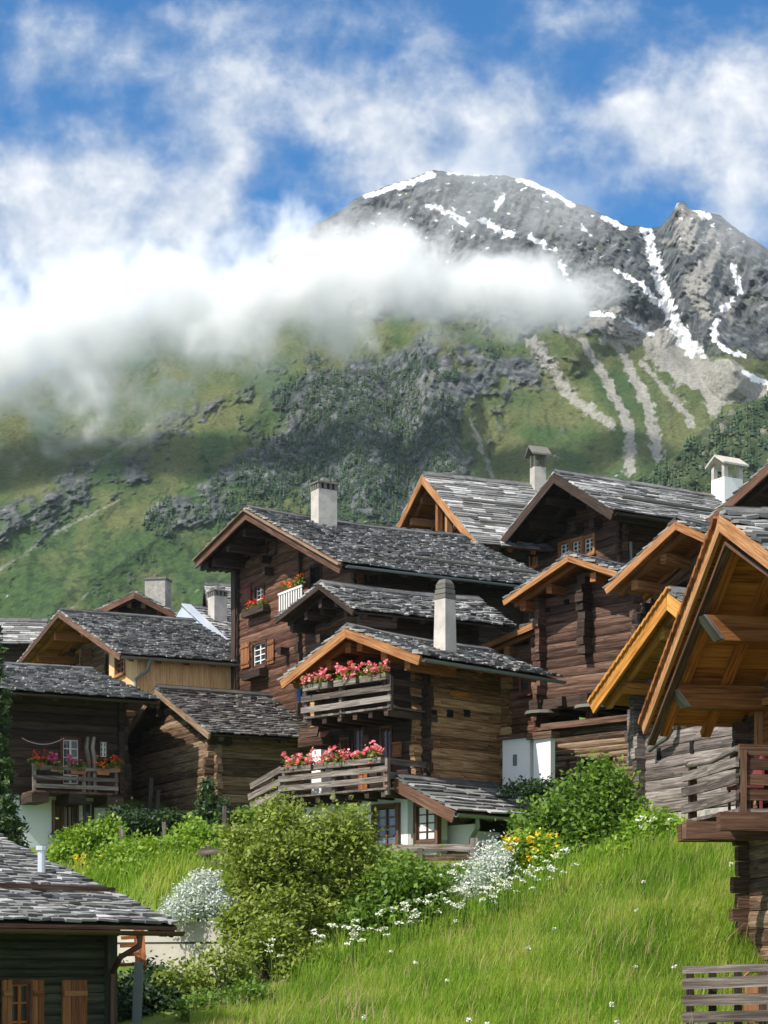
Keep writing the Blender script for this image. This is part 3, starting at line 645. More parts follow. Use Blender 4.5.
def log_wall(mb, pl, a0, a1, z0, z1, prof=None, h=.22, t=.15, ext=(.0,.0), holes=(), jit=.010, z_off=0.0, lean=0.0):
    z = z0+z_off; k = 0
    while z < z1-.04:
        hh = h*R(.82,1.2); zt = min(z+hh, z1); lo, hi = a0, a1
        if prof:
            xs = [a0+(a1-a0)*i/80 for i in range(81)]; ok = [x for x in xs if prof(x) > z+.35*(zt-z)]
            if not ok: break
            lo, hi = min(ok), max(ok)
        e0 = R(*ext[0]) if isinstance(ext[0], tuple) else ext[0]*R(.6,1.15); e1 = R(*ext[1]) if isinstance(ext[1], tuple) else ext[1]*R(.6,1.15)
        L0 = lo-e0 if lo <= a0+.01 else lo; L1 = hi+e1 if hi >= a1-.01 else hi
        segs = [(L0, L1)]
        for (ha, hb, za, zb_) in holes:
            if min(zt, zb_)-max(z, za) > .45*(zt-z):
                ns = []
                for s0, s1 in segs:
                    if hb <= s0 or ha >= s1: ns.append((s0, s1)); continue
                    if ha > s0: ns.append((s0, ha))
                    if hb < s1: ns.append((hb, s1))
                segs = ns
        for s0, s1 in segs:
            if s1-s0 < .03: continue
            n = max(1, min(14, int((s1-s0)/.7))); off = R(-jit, jit); wob = [(R(-.008,.008), R(-.012,.012)) for _ in range(n+1)]; r = random.random()
            wb = [R(-.010,.010) for _ in range(n+1)]
            for i in range(n):
                x0 = s0+(s1-s0)*i/n; x1 = s0+(s1-s0)*(i+1)/n
                f0, f1 = off+wob[i][0], off+wob[i+1][0]
                g = .010
                # chamfered outer face: bulging log
                q = [(x0,-t,z+g/2),(x1,-t,z+g/2),(x1,f1-.022,z+g/2+wb[i+1]*.3),(x0,f0-.022,z+g/2+wb[i]*.3),(x0,-t,zt-g/2),(x1,-t,zt-g/2),(x1,f1-.022,zt-g/2+wb[i+1]*.3),(x0,f0-.022,zt-g/2+wb[i]*.3)]
                mb.hexa([pl(*v) for v in q], r, 0)
                zl, zh = z+.2*(zt-z), zt-.2*(zt-z)
                q = [(x0,-.03,zl),(x1,-.03,zl),(x1,f1,zl+.02+wb[i+1]),(x0,f0,zl+.02+wb[i]),(x0,-.03,zh),(x1,-.03,zh),(x1,f1,zh-.02+wb[i+1]),(x0,f0,zh-.02+wb[i])]
                mb.hexa([pl(*v) for v in q], r, 0)
                # bevel strips join body and bulge
                for (za, zb2, fa) in ((z+g/2, zl+.02, 0), (zt-g/2, zh-.02, 1)):
                    mb.poly([pl(x0,f0-.022,za+wb[i]*.3), pl(x1,f1-.022,za+wb[i+1]*.3), pl(x1,f1,zb2+wb[i+1]), pl(x0,f0,zb2+wb[i])], r, [(x0+r*9,za+r),(x1+r*9,za+r),(x1+r*9,zb2+r),(x0+r*9,zb2+r)])
        z = zt; k += 1

def walls(H, z0, z1s=None, mats=('larch_red','larch_red'), d=None, h=.22, ext=.16, holes_g=(), holes_s=(), name='log_wall', back=True, zg0=None, left=True, gable=True, side=True):
    """log walls on the gable (y=d), the right side (x=xr), left and back"""
    prof = lambda x: H.prof(x)-.30
    zg0 = z0 if zg0 is None else zg0
    top = max(H.L[1], H.A[1], H.Rr[1])
    ow = None
    if gable:
        mb = MB(); log_wall(mb, H.plane('g'), H.xl, H.xr, zg0, top, prof, h, ext=(ext, ext), holes=holes_g)
        mb.box(H.xl+.17, H.xr-.17, H.d+.34, H.d+.36, zg0, min(H.prof(H.xl), H.prof(H.xr))-.32)
        ow = mb.build(name, M[mats[0]], H.e)
    mb = MB(); zs = H.prof(H.xr)-.22
    if side:
        log_wall(mb, H.plane('s'), H.d, H.yb, z0, zs, None, h, ext=(ext, ext), holes=holes_s, z_off=-h*.5)
        mb.box(H.xr-.36, H.xr-.34, H.d+.17, H.yb-.17, z0, zs)
        mb.build(name, M[mats[1]], H.e)
    mb = MB()
    if left: log_wall(mb, H.plane('l'), H.d, H.yb, z0, H.prof(H.xl)-.22, None, h, ext=(ext, ext), z_off=-h*.5)
    if back: log_wall(mb, H.plane('b'), H.xl, H.xr, z0, top, prof, h, ext=(ext, ext))
    if mb.v: mb.build(name, M[mats[1]], H.e)
    return ow

def rect(H, pl, box):
    x0, y0, x1, y1 = box; xm = (x0+x1)/2
    a0 = H.pick(pl, x0, (y0+y1)/2)[0]; a1 = H.pick(pl, x1, (y0+y1)/2)[0]; zt = H.pick(pl, xm, y0)[1]; zb = H.pick(pl, xm, y1)[1]
    return min(a0, a1), max(a0, a1), zb, zt
def hole(H, pl, box): a0, a1, z0, z1 = rect(H, pl, box); return (a0, a1, z0, z1)

def window(H, pl, box, frame='brown_board', fw=.07, nx=2, ny=3, mun='white_paint', pane='glass', mw=.028, depth=.06, out=.035, sill=True, parent=None, name='window', label=None):
    a0, a1, z0, z1 = rect(H, pl, box); P_ = H.plane(pl); mb = MB()
    for q in ((a0-fw, a0, z0-fw, z1+fw), (a1, a1+fw, z0-fw, z1+fw), (a0, a1, z1, z1+fw), (a0, a1, z0-fw, z0)):
        pbox(mb, P_, q[0], q[1], -.10, out, q[2], q[3], None, .004)
    w = mb.build(name, M[frame], parent or H.e)
    if label: w['label'] = label
    if sill:
        mb = MB(); pbox(mb, P_, a0-fw-.05, a1+fw+.05, 0, out+.07, z0-fw-.05, z0-fw, None, .004); mb.build('sill', M[frame], w)
    if nx*ny > 0 and mun:
        mb = MB(); n0, n1 = -depth, -depth+.03
        pbox(mb, P_, a0, a0+mw, n0, n1, z0, z1); pbox(mb, P_, a1-mw, a1, n0, n1, z0, z1); pbox(mb, P_, a0+mw, a1-mw, n0, n1, z0, z0+mw); pbox(mb, P_, a0+mw, a1-mw, n0, n1, z1-mw, z1)
        for i in range(1, nx):
            c = a0+(a1-a0)*i/nx; ww = mw*(.9 if i*2 == nx else .55); pbox(mb, P_, c-ww, c+ww, n0+.002, n1+.003, z0+mw, z1-mw)
        for i in range(1, ny):
            c = z0+(z1-z0)*i/ny; pbox(mb, P_, a0+mw, a1-mw, n0+.004, n1-.004, c-mw*.5, c+mw*.5)
        mb.build('glazing_bar', M[mun], w)
    mb = MB(); pbox(mb, P_, a0, a1, -depth-.02, -depth-.004, z0, z1); mb.build('pane', M[pane], w)
    return w
def shutter(H, pl, box, mat='shutter_orange', out=.05, ang=0, parent=None):
    a0, a1, z0, z1 = rect(H, pl, box); P_ = H.plane(pl); mb = MB(); n = max(2, int((a1-a0)/.13))
    for i in range(n): pbox(mb, P_, a0+(a1-a0)*i/n+.003, a0+(a1-a0)*(i+1)/n-.003, out-.03, out, z0, z1, None, .003, 2)
    for zz in (z0+.14*(z1-z0), z1-.2*(z1-z0)): pbox(mb, P_, a0+.01, a1-.01, out, out+.022, zz, zz+.07)
    return mb.build('shutter', M[mat], parent or H.e)
def chimney(H, parent, x, y, zb, zt, wx, wy, mat='render_grey', kind='slot', cap='cap_stone', taper=1.0, name='chimney'):
    mb = MB(); t = taper
    mb.hexa([(x-wx,y-wy,zb),(x+wx,y-wy,zb),(x+wx,y+wy,zb),(x-wx,y+wy,zb),(x-wx*t,y-wy*t,zt),(x+wx*t,y-wy*t,zt),(x+wx*t,y+wy*t,zt),(x-wx*t,y+wy*t,zt)])
    c = mb.build(name, M[mat], parent); wx2, wy2 = wx*t, wy*t
    mb = MB()
    if kind == 'slot':
        hs = .16; n = 3
        mb.box(x-wx2*.6, x+wx2*.6, y-wy2*.6, y+wy2*.6, zt, zt+hs)
        for i in range(n+1):
            fx = -1+2*i/n
            for sy in (-1, 1):
                cx, cyy = x+fx*wx2*.88, y+sy*wy2*.88; mb.box(cx-.045, cx+.045, cyy-.05, cyy+.05, zt, zt+hs)
                cx, cyy = x+sy*wx2*.88, y+fx*wy2*.88
                if 0 < i < n: mb.box(cx-.05, cx+.05, cyy-.045, cyy+.045, zt, zt+hs)
        mb.box(x-wx2-.045, x+wx2+.045, y-wy2-.045, y+wy2+.045, zt+hs, zt+hs+.06, None, .012)
        mb.hexa([(x-.14,y-.12,zt+hs+.06),(x+.14,y-.12,zt+hs+.06),(x+.14,y+.12,zt+hs+.06),(x-.14,y+.12,zt+hs+.06),(x-.09,y-.07,zt+hs+.2),(x+.07,y-.07,zt+hs+.22),(x+.07,y+.07,zt+hs+.2),(x-.09,y+.07,zt+hs+.19)])
    elif kind == 'band':
        z = zt
        for k in range(3):
            g = 1.06-.08*k; mb.box(x-wx2*g, x+wx2*g, y-wy2*g, y+wy2*g, z+.01, z+.11); z += .12
            mb.box(x-wx2*.8, x+wx2*.8, y-wy2*.8, y+wy2*.8, z-.02, z+.02)
        mb.hexa([(x-wx2*.85,y-wy2*.85,z),(x+wx2*.85,y-wy2*.85,z),(x+wx2*.85,y+wy2*.85,z),(x-wx2*.85,y+wy2*.85,z),(x-wx2*.55,y-wy2*.55,z+.1),(x+wx2*.55,y-wy2*.55,z+.1),(x+wx2*.55,y+wy2*.55,z+.1),(x-wx2*.55,y+wy2*.55,z+.1)])
    elif kind == 'gable':
        hs = .42
        for sx in (-1, 1):
            for sy in (-1, 1): cx, cyy = x+sx*wx2*.8, y+sy*wy2*.8; mb.box(cx-wx2*.2, cx+wx2*.2, cyy-wy2*.2, cyy+wy2*.2, zt, zt+hs)
        o = .14
        for sx in (-1, 1):
            e0 = (x+sx*(wx2+o), zt+hs-.04); t0 = (x, zt+hs+.26)
            mb.hexa([(e0[0],y-wy2-o,e0[1]),(t0[0],y-wy2-o,t0[1]),(t0[0],y+wy2+o,t0[1]),(e0[0],y+wy2+o,e0[1]),(e0[0],y-wy2-o,e0[1]+.06),(t0[0],y-wy2-o,t0[1]+.07),(t0[0],y+wy2+o,t0[1]+.07),(e0[0],y+wy2+o,e0[1]+.06)])
    elif kind == 'flat':
        mb.box(x-wx2-.05, x+wx2+.05, y-wy2-.05, y+wy2+.05, zt, zt+.08, None, .01); mb.tube([(x-.1,y,zt+.08),(x-.1,y,zt+.28)], .1, 10)
    mb.build('chimney_cap', M[cap], c); return c
def beam_px(H, mb, pl, p0, p1, w, h): pass
def gutter(H, parent, x, z, y0, y1, rad=.075, mat='gutter'):
    mb = MB(); n = 8; ang = [PI+PI*k/n for k in range(n+1)]
    for i in range(n):
        for (ra) in (rad,):
            p = [(x+ra*math.cos(ang[i]), z+ra*math.sin(ang[i])), (x+ra*math.cos(ang[i+1]), z+ra*math.sin(ang[i+1]))]
            pi_ = [(x+(ra-.012)*math.cos(ang[i]), z+(ra-.012)*math.sin(ang[i])), (x+(ra-.012)*math.cos(ang[i+1]), z+(ra-.012)*math.sin(ang[i+1]))]
            mb.hexa([(p[0][0],y0,p[0][1]),(p[1][0],y0,p[1][1]),(pi_[1][0],y0,pi_[1][1]),(pi_[0][0],y0,pi_[0][1]),(p[0][0],y1,p[0][1]),(p[1][0],y1,p[1][1]),(pi_[1][0],y1,pi_[1][1]),(pi_[0][0],y1,pi_[0][1])], .5)
    return mb.build('gutter', M[mat], parent)

# ------------------------------------------------------------------ plants
def leaf_quads(C, size, rg, aspect=.55, flat=.0, upz=.35):
    n = len(C); a = rg.normal(size=(n, 3)); a /= np.linalg.norm(a, axis=1)[:, None]
    nrm = rg.normal(size=(n, 3)); nrm[:, 2] = np.abs(nrm[:, 2])+upz; nrm[:, 1] -= .25
    nrm /= np.linalg.norm(nrm, axis=1)[:, None]
    a -= nrm*(a*nrm).sum(1)[:, None]; a /= np.linalg.norm(a, axis=1)[:, None]+1e-9; b = np.cross(nrm, a)
    s = size*rg.uniform(.6, 1.35, (n, 1)); dp = nrm*s*.18
    v = np.stack([C-a*s, C-b*s*aspect-dp*.6, C+a*s-dp, C+b*s*aspect-dp*.6], 1)
    return v.reshape(-1, 3), np.arange(n*4).reshape(n, 4)
def clumps(blobs, ncl, per, spread, rg, shell=(.72,1.06), rough=.22, low=-.45):
    """cluster centres over the surface of ellipsoids, leaves round each centre"""
    bl = np.array([[*c, *r] for c, r in blobs], float); wgt = (bl[:, 3]*bl[:, 5]+bl[:, 4]*bl[:, 5]+bl[:, 3]*bl[:, 4]); wgt /= wgt.sum()
    k = rg.choice(len(bl), ncl, p=wgt); d = rg.normal(size=(ncl, 3)); d /= np.linalg.norm(d, axis=1)[:, None]; d[:, 2] = np.where(d[:, 2] < low, -d[:, 2], d[:, 2])
    f = rg.uniform(*shell, (ncl, 1))*(1+rough*(2*rg.random((ncl, 1))**2-.5)*.6)
    cen = bl[k, :3]+d*f*bl[k, 3:6]
    cr = rg.random(ncl)
    C = np.repeat(cen, per, 0)+rg.normal(size=(ncl*per, 3))*spread; rr = np.clip(np.repeat(cr, per)*.55+rg.random(ncl*per)*.45, 0, 1)
    return C, rr, cen
def bush(name, label, cat, blobs, base, mat, ncl, per, lsize, spread, seed, group=None, aspect=.55, stems=7, rough=.22, shell=(.72,1.06), upz=.35, sp_rad=.03):
    """blobs: (px, py, Y, rx, ry, rz) metres; base: (px, py, Y) where it stands"""
    rg = np.random.default_rng(seed); B = P(*base)
    e = tag(empty(name, B), label, cat, group)
    bl = [((P(q[0], q[1], q[2])-B), q[3:6]) for q in blobs]
    C, rr, cen = clumps(bl, ncl, per, spread, rg, shell, rough)
    v, q = leaf_quads(C, lsize, rg, aspect, upz=upz)
    mesh_np('foliage', v, q, rr, M[mat], e)
    if stems:
        mb = MB()
        for i in range(stems):
            c = Vector(cen[rg.integers(len(cen))])*.9; s = Vector((rg.normal()*.12, rg.normal()*.12, -.1))
            m1 = s.lerp(c, .4)+Vector((rg.normal()*.08, rg.normal()*.08, .12)); mb.tube([s, m1, s.lerp(c, .75), c], [sp_rad, sp_rad*.7, sp_rad*.45, sp_rad*.2], 6)
        mb.build('branch', M['bark'], e)
    return e
def flower_tuft(parent, segs, petal, rg, n=160, leafn=140, h=.22, wd=.11, ps=.035, name='blossom'):
    """segs: local polyline a->b along which a row of flowers grows"""
    a, b = np.array(segs[0], float), np.array(segs[1], float); nl = max(3, int(np.linalg.norm(b-a)/.16))
    cl = a+(b-a)*((np.arange(nl)+.5)/nl)[:, None]+rg.normal(size=(nl, 3))*[.04,.04,.03]+[0,0,h*.45]
    k = rg.integers(nl, size=leafn); C = cl[k]+rg.normal(size=(leafn, 3))*[wd*.6,wd*.6,h*.32]-[0,0,h*.15]
    v, q = leaf_quads(C, .04, rg, .8); mesh_np('foliage', v, q, rg.random(leafn), M['leaf_mid'], parent)
    heads = cl[rg.integers(nl, size=max(5, n//9))]; heads = heads+rg.normal(size=heads.shape)*[wd*.75,wd*.75,h*.33]+[0,0,h*.28]
    k = rg.integers(len(heads), size=n); C = heads[k]+rg.normal(size=(n, 3))*.026
    v, q = leaf_quads(C, ps, rg, .9); mesh_np(name, v, q, rg.random(n), M[petal], parent)
def flower_box(H, label, p0, p1, petal, seed, box='rail_wood', n=160, bw=.18, bh=.17, group=None, h=.22, leafn=140, ps=.035, withbox=True):
    """a planter from local point p0 to p1 of house H, standing on its own Empty"""
    rg = np.random.default_rng(seed); p0 = Vector(p0); p1 = Vector(p1); c = (p0+p1)/2; wc = H.world(*c); dv = p1-p0
    e = tag(empty('flower_box', wc, -H.a), label, 'flower box', group)
    a, b = p0-c, p1-c; mb = MB()
    if withbox:
        mb.bar(a+Vector((0,0,bh/2)), b+Vector((0,0,bh/2)), bw, bh); mb.build('planter', M[box], e)
    flower_tuft(e, (a+Vector((0,0,bh)), b+Vector((0,0,bh))), petal, rg, n, leafn, h, ps=ps)
    return e
# ================================================================== the houses
def mirror(L, A): return (2*A[0]-L[0], L[1])
def setup(H, d, xl_px, xr_px, yb, py=640):
    H.d = d; H.yb = yb; H.xl = H.gp(xl_px, py, d)[0] if xl_px is not None else None; H.xr = H.gp(xr_px, py, d)[0] if xr_px is not None else None
def shingle_edge(H, rf, L, A, mat):
    """stepped board ends along the verge, between the slabs and the barge board"""
    mb = MB(); e = Vector((L[0],0,L[1]-.12)); t_ = Vector((A[0],0,A[1]-.12)); S = (t_-e).length; dd = (t_-e)/S; n = Vector((-dd.z,0,dd.x)); s_ = 0
    while s_ < S-.05:
        p = e+dd*s_; mb.hexa([p+Vector((0,-.10,0))-n*.02, p+dd*.17+Vector((0,-.10,0))+n*.015, p+dd*.17+n*.015, p-n*.02, p+Vector((0,-.10,0))+n*.04, p+dd*.17+Vector((0,-.10,0))+n*.06, p+dd*.17+n*.06, p+n*.04]); s_ += .175
    return mb.build('shingle_edge', M[mat], rf)
def rail(H, pl, a0, a1, zs, hh=.13, t=.045, n=0.0, mat='rail_wood', parent=None, name='railing_board', tilt=0.0):
    P_ = H.plane(pl)
    for z in zs:
        mb = MB(); k = max(2, int(abs(a1-a0)/.8)); pts = [(a0+(a1-a0)*i/k, z+R(-.012,.012)+tilt*(i/k)) for i in range(k+1)]; r = random.random()
        for i in range(k):
            (x0, c0), (x1, c1) = pts[i], pts[i+1]
            q = [(x0,n,c0-hh/2),(x1,n,c1-hh/2),(x1,n+t,c1-hh/2),(x0,n+t,c0-hh/2),(x0,n,c0+hh/2),(x1,n,c1+hh/2),(x1,n+t,c1+hh/2),(x0,n+t,c0+hh/2)]
            mb.hexa([P_(*v) for v in q], r, 0)
        mb.build(name, M[mat], parent)
def posts(H, pl, As, z0, z1, w=.09, n=-.1, mat='rail_wood', parent=None, name='post'):
    P_ = H.plane(pl)
    for a in As:
        mb = MB(); pbox(mb, P_, a-w/2, a+w/2, n, n+w, z0, z1, None, .01); mb.build(name, M[mat], parent)

# ------------------------------------------------------------------ 1. the tall chalet behind
H = House('tall_chalet', 'tall dark timber chalet with red flower boxes, stone slab roof and square white chimney', 'chalet', 60, 247, 54, P(240,760,54).z)
L, A, Rp = H.gp(196,556), H.gp(247,505.5), H.gp(342,559); yl = H.sp(462,531,A[0])[0]
setup(H, 1.25, 237.5, 357, yl-.5)
rf = roof(H, L, A, Rp, 0, yl, 'slate', 'larch_black', 'brown_board', .26, .175, sag=.10, purlins=(.2,.5,.8))
mb = MB()                                                             # second, paler board on the near verge
for E, sgn in ((Rp, 1), (L, 1)):
    e = Vector((E[0],0,E[1]-.12)); t_ = Vector((A[0],0,A[1]-.12)); mb.bar(e+Vector((0,-.085,-.03)), t_+Vector((0,-.085,-.03)), .04, .09, (0,1,0))
mb.build('verge_board', M['larch_tan'], rf)
wA, wB, wC, wD = (255.8,586,263.8,603), (253.5,643.5,266,666), (311.5,566,321,583), (268,541,276,553)
walls(H, 0, None, ('larch_red', 'larch_black'), ext=.10, holes_g=[hole(H,'g',b) for b in (wA,wB,wC)], holes_s=[hole(H,'s',(360,566,378,583)), hole(H,'s',(433,572,442,586))], h=.24)
mb = MB(); mb.box(H.xl-.16, H.xl+.10, H.d-.14, H.d+.12, 0, H.prof(H.xl)-.25, None, .01); mb.build('corner_post', M['larch_black'], H.e)
window(H, 'g', wA, 'larch_red', .06, 2, 4); window(H, 'g', wB, 'larch_red', .06, 2, 4); window(H, 'g', wC, 'larch_black', .05, 0, 0, None, 'dark_inside')
window(H, 'g', wD, 'larch_black', .05, 2, 2, 'rail_wood', 'glass'); window(H, 's', (360,566,378,583), 'larch_black', .06, 4, 2, 'larch_red', 'glass'); window(H, 's', (433,572,442,586), 'larch_black', .06, 2, 2, 'larch_red', 'glass')
shutter(H, 'g', (244,584,252,605), 'shutter_red'); shutter(H, 'g', (242.3,643,250.5,668), 'shutter_orange'); shutter(H, 'g', (268.5,640,275,664), 'shutter_orange')
mb = MB()                                                             # brackets and beam ends that stick out of the gable
for px, py in ((272,572),(299,600),(288,652),(270,560),(305,650),(246,558)):
    x, z = H.gp(px, py, H.d); mb.box(x-.10, x+.10, H.d-.30, H.d+.1, z-.10, z+.10, None, .015, 1); mb.build('beam_end', M['larch_black'], H.e); mb = MB()
mb = MB()
for k in range(7):
    x = L[0]+.10+k*.0; y = .15+k*(1.4/7); mb.box(L[0]-.02, L[0]+.5, y, y+.09, L[1]-.42+R(-.03,.03), L[1]-.20)
mb.build('eave_bracket', M['larch_black'], rf)
x, z = H.gp(302, 560, H.d); mb = MB(); mb.tube([(x, H.d-.08, H.prof(x)-.35), (x, H.d-.08, z-1.3)], .06, 8); mb.build('downpipe', M['larch_black'], H.e)
x0, _ = H.gp(256,600,H.d-.12); z = H.gp(255,610,H.d-.2)[1]
flower_box(H, 'planter of red geraniums below the upper window of the tall chalet', (H.gp(244,610,H.d-.16)[0], H.d-.16, z-.12), (H.gp(266,610,H.d-.16)[0], H.d-.16, z-.12), 'petal_red', 1, 'larch_black', 150, bw=.2, bh=.2)
# little hanging gallery with flowers
x0, x1 = H.gp(279,600,H.d-.45)[0], H.gp(303,590,H.d-.45)[0]; zt = H.gp(291,588,H.d-.45)[1]
bal = MB(); bal.box(x0, x1, H.d-.48, H.d-.02, zt-.62, zt-.55); b = bal.build('gallery', M['rail_wood'], H.e)
rail(H, 'g', x0, x1, (zt-.06,), .06, .04, .45, 'white_paint', b, 'handrail')
for i in range(10):
    mb = MB(); a = x0+(x1-x0)*(i+.5)/10; mb.box(a-.035, a+.035, H.d-.475, H.d-.45, zt-.55, zt-.09); mb.build('baluster', M['white_paint'], b)
flower_box(H, 'orange geraniums in a trough on the small white gallery of the tall chalet', (x0+.1, H.d-.36, zt-.08), (x1-.1, H.d-.36, zt-.08), 'petal_orange', 2, 'larch_grey', 150, bw=.16, bh=.12)
mb = MB(); x, z = H.gp(284,760,H.d)
xx, _ = H.gp(252,672,H.d-.1); zz = H.gp(256,676,H.d)[1]; mb = MB(); mb.box(xx-.3, xx+.9, H.d-.3, H.d-.03, zz-.12, zz+.12, None, .01); mb.build('window_trough', M['larch_black'], H.e)
# chimney on the near slope
xr_ = A[0]+.62; y_, z_ = H.sp(324, 500, xr_); zt = H.sp(324, 491, xr_)[1]
chimney(H, rf, xr_, y_, z_-1.4, zt, .235, .30, 'render_grey', 'slot')
g = gutter(H, rf, Rp[0]+.05, Rp[1]-.16, .1, yl, .06, 'gutter')
mb = MB(); x = A[0]+(Rp[0]-A[0])*.80; z = A[1]+(Rp[1]-A[1])*.80+.08; mb.tube([(x, yl*.35, z-.04), (x, yl*.95, z-.04)], .045, 6); mb.build('snow_rail', M['cap_stone'], rf)
H1 = H

# ------------------------------------------------------------------ 2. middle house tucked in front of it
H = House('low_chalet', 'dark low chalet with sagging slab roof between the tall chalet and the balcony chalet', 'chalet', 61, 320, 48, P(330,740,48).z)
L, A, Rp = H.gp(277,615), H.gp(320.5,580), H.gp(354,606); yl = H.sp(478,597,A[0])[0]
setup(H, .9, 300, 362, yl-.4)
rf = roof(H, L, A, Rp, 0, yl, 'slate', 'larch_black', 'larch_black', .11, .175, sag=.06)
walls(H, 0, None, ('larch_grey', 'larch_black'), ext=.14, h=.23)
mb = MB(); 
for px, py in ((334,612),(330,640)): x, z = H.gp(px, py, H.d); mb.box(x-.1, x+.1, H.d-.35, H.d, z-.1, z+.1, None, .02, 1); mb.build('beam_end', M['larch_black'], H.e); mb = MB()
H2 = H

# ------------------------------------------------------------------ 3. the chalet with two flowered balconies
H = House('balcony_chalet', 'dark timber chalet with two stacked balconies full of pink geraniums above a white ground floor', 'chalet', 45, 347, 43, P(400,850,43).z)
L, A, Rp = H.gp(282,676), H.gp(346.5,623.5), H.gp(420.5,651); yl = H.sp(486,639,A[0])[0]
setup(H, 1.25, 317, 421.5, None, 720)
H.yb = H.sp(505, 720, H.xr)[0]
rf = roof(H, L, A, Rp, 0, max(yl, H.yb+.5), 'slate', 'rust_wood', 'orange_wood', .19, .175, sag=.05, purlins=(.25,.6,.93), raf_mat='rust_wood')
yl = max(yl, H.yb+.5)
zlog = H.gp(380, 797, H.d)[1]
WU, WL1, WL2 = (381,655,389,686), (354,730,363,762), (382,728,391,762)
walls(H, zlog, None, ('larch_black', 'larch_gold'), ext=.22, holes_g=[hole(H,'g',b) for b in (WU,WL1,WL2)], h=.235)
# plastered ground floor
WB1, WB2 = (375,808,396,845), (417,806,435,840)
plB = 'y%.3f' % (H.d-.5); mb = MB(); hs = [hole(H,plB,b) for b in (WB1, WB2)]; P_ = H.plane(plB); x = H.xl; z0, z1 = -.4, zlog-.02
x1e = H.gp(470, 830, H.d)[0]
cuts = sorted(hs)
for (a0,a1,za,zb_) in cuts:
    pbox(mb, P_, x, a0, -.4, -.05, z0, z1); pbox(mb, P_, a0, a1, -.4, -.05, zb_, z1); pbox(mb, P_, a0, a1, -.4, -.05, z0, za); x = a1
pbox(mb, P_, x, H.xr, -.4, -.05, z0, z1)
mb.box(H.xr-.4, H.xr-.05, H.d+.4, H.yb, z0, z1); mb.box(H.xl, H.xl+.35, H.d+.4, H.yb, z0, z1)
mb.build('plaster_wall', M['plaster'], H.e)
for b in (WB1, WB2): window(H, plB, b, 'brown_board', .10, 2, 4, 'larch_grey', 'glass_blue', out=.03)
for b in (WU, WL1, WL2): window(H, 'g', b, 'larch_red', .05, 2, 4, 'rail_wood', 'glass_blue', sill=False, depth=.03)
shutter(H, 'g', (394,742,403,757), 'shutter_orange', .06); shutter(H, 'g', (365,735,371,764), 'larch_red', .05); shutter(H, 'g', (341,735,351,764), 'larch_red', .05)
for bx in ((360,763,369,797),(385,766,392,797)): shutter(H, 'g', bx, 'rust_wood', .06)
# upper balcony
yb = .12; pl = 'y%.4f' % yb
def balcony(x0, x1, zs, zf, deep, pl, nb, mat='rail_wood'):
    mb = MB(); y0 = float(pl[1:])
    n = int((x1-x0)/.2)
    for i in range(n): mb.box(x0+(x1-x0)*i/n+.004, x0+(x1-x0)*(i+1)/n-.004, y0-.02, H.d+.02, zf, zf+.045)
    b = mb.build('balcony', M[mat], H.e)
    for i in range(nb):
        mb = MB(); a = x0+.15+(x1-x0-.3)*i/(nb-1); mb.box(a-.07, a+.07, y0+.03, H.d+.5, zf-.16, zf-.005, None, .01, 1); mb.build('joist', M['larch_black'], b)
    rail(H, pl, x0-.06, x1+.06, zs, .135, .045, .005, mat, b)
    return b
x0, x1 = H.gp(304,690,yb)[0], H.gp(390,690,yb)[0]; zz = [H.gp(347,py,yb)[1] for py in (693.5, 704.5)]; zf = H.gp(347,713.5,yb)[1]; zt = H.gp(347,681.5,yb)[1]
b = balcony(x0, x1, zz, zf, 1.1, pl, 6)
posts(H, pl, [x0+.04, (x0+x1)/2-.2, x1-.04], zf-.05, zt-.02, .09, -.1, 'rail_wood', b)
for xq, dz in ((x0+.06,.12),(x1-.06,.12),(x1-.06,.45)): mb = MB(); mb.bar((xq, yb+.04, zt-dz), (xq, H.d, zt-dz), .05, .13); mb.build('side_rail', M['larch_black'], b)
for i, (pa, pb) in enumerate(((306,331),(337,359),(363,389))):
    flower_box(H, ('pink geraniums in the trough at the outer end of the upper balcony rail', 'pink geraniums in the middle trough of the upper balcony rail', 'pink geraniums in the trough beside the blue door of the upper balcony')[i], (H.gp(pa,682,yb)[0], yb-.02, zt-.10), (H.gp(pb,682,yb)[0], yb-.02, zt-.10), 'petal_pink', 10+i, 'rail_wood', 300, group='geranium troughs on the balcony chalet', leafn=190, bw=.18, bh=.14, h=.24, ps=.036)
mb = MB(); xx, zq = H.gp(300,697,yb+.5); mb.box(xx-.02, xx+.14, yb+.4, yb+.45, zq-.12, zq+.22, None, .02); tag(mb.build('hung_cloth', M['blue_cloth']), 'blue cloth hung at the outer end of the upper balcony', 'cloth'); o = bpy.data.objects['hung_cloth']; o.location = H.e.location; o.rotation_euler = H.e.rotation_euler
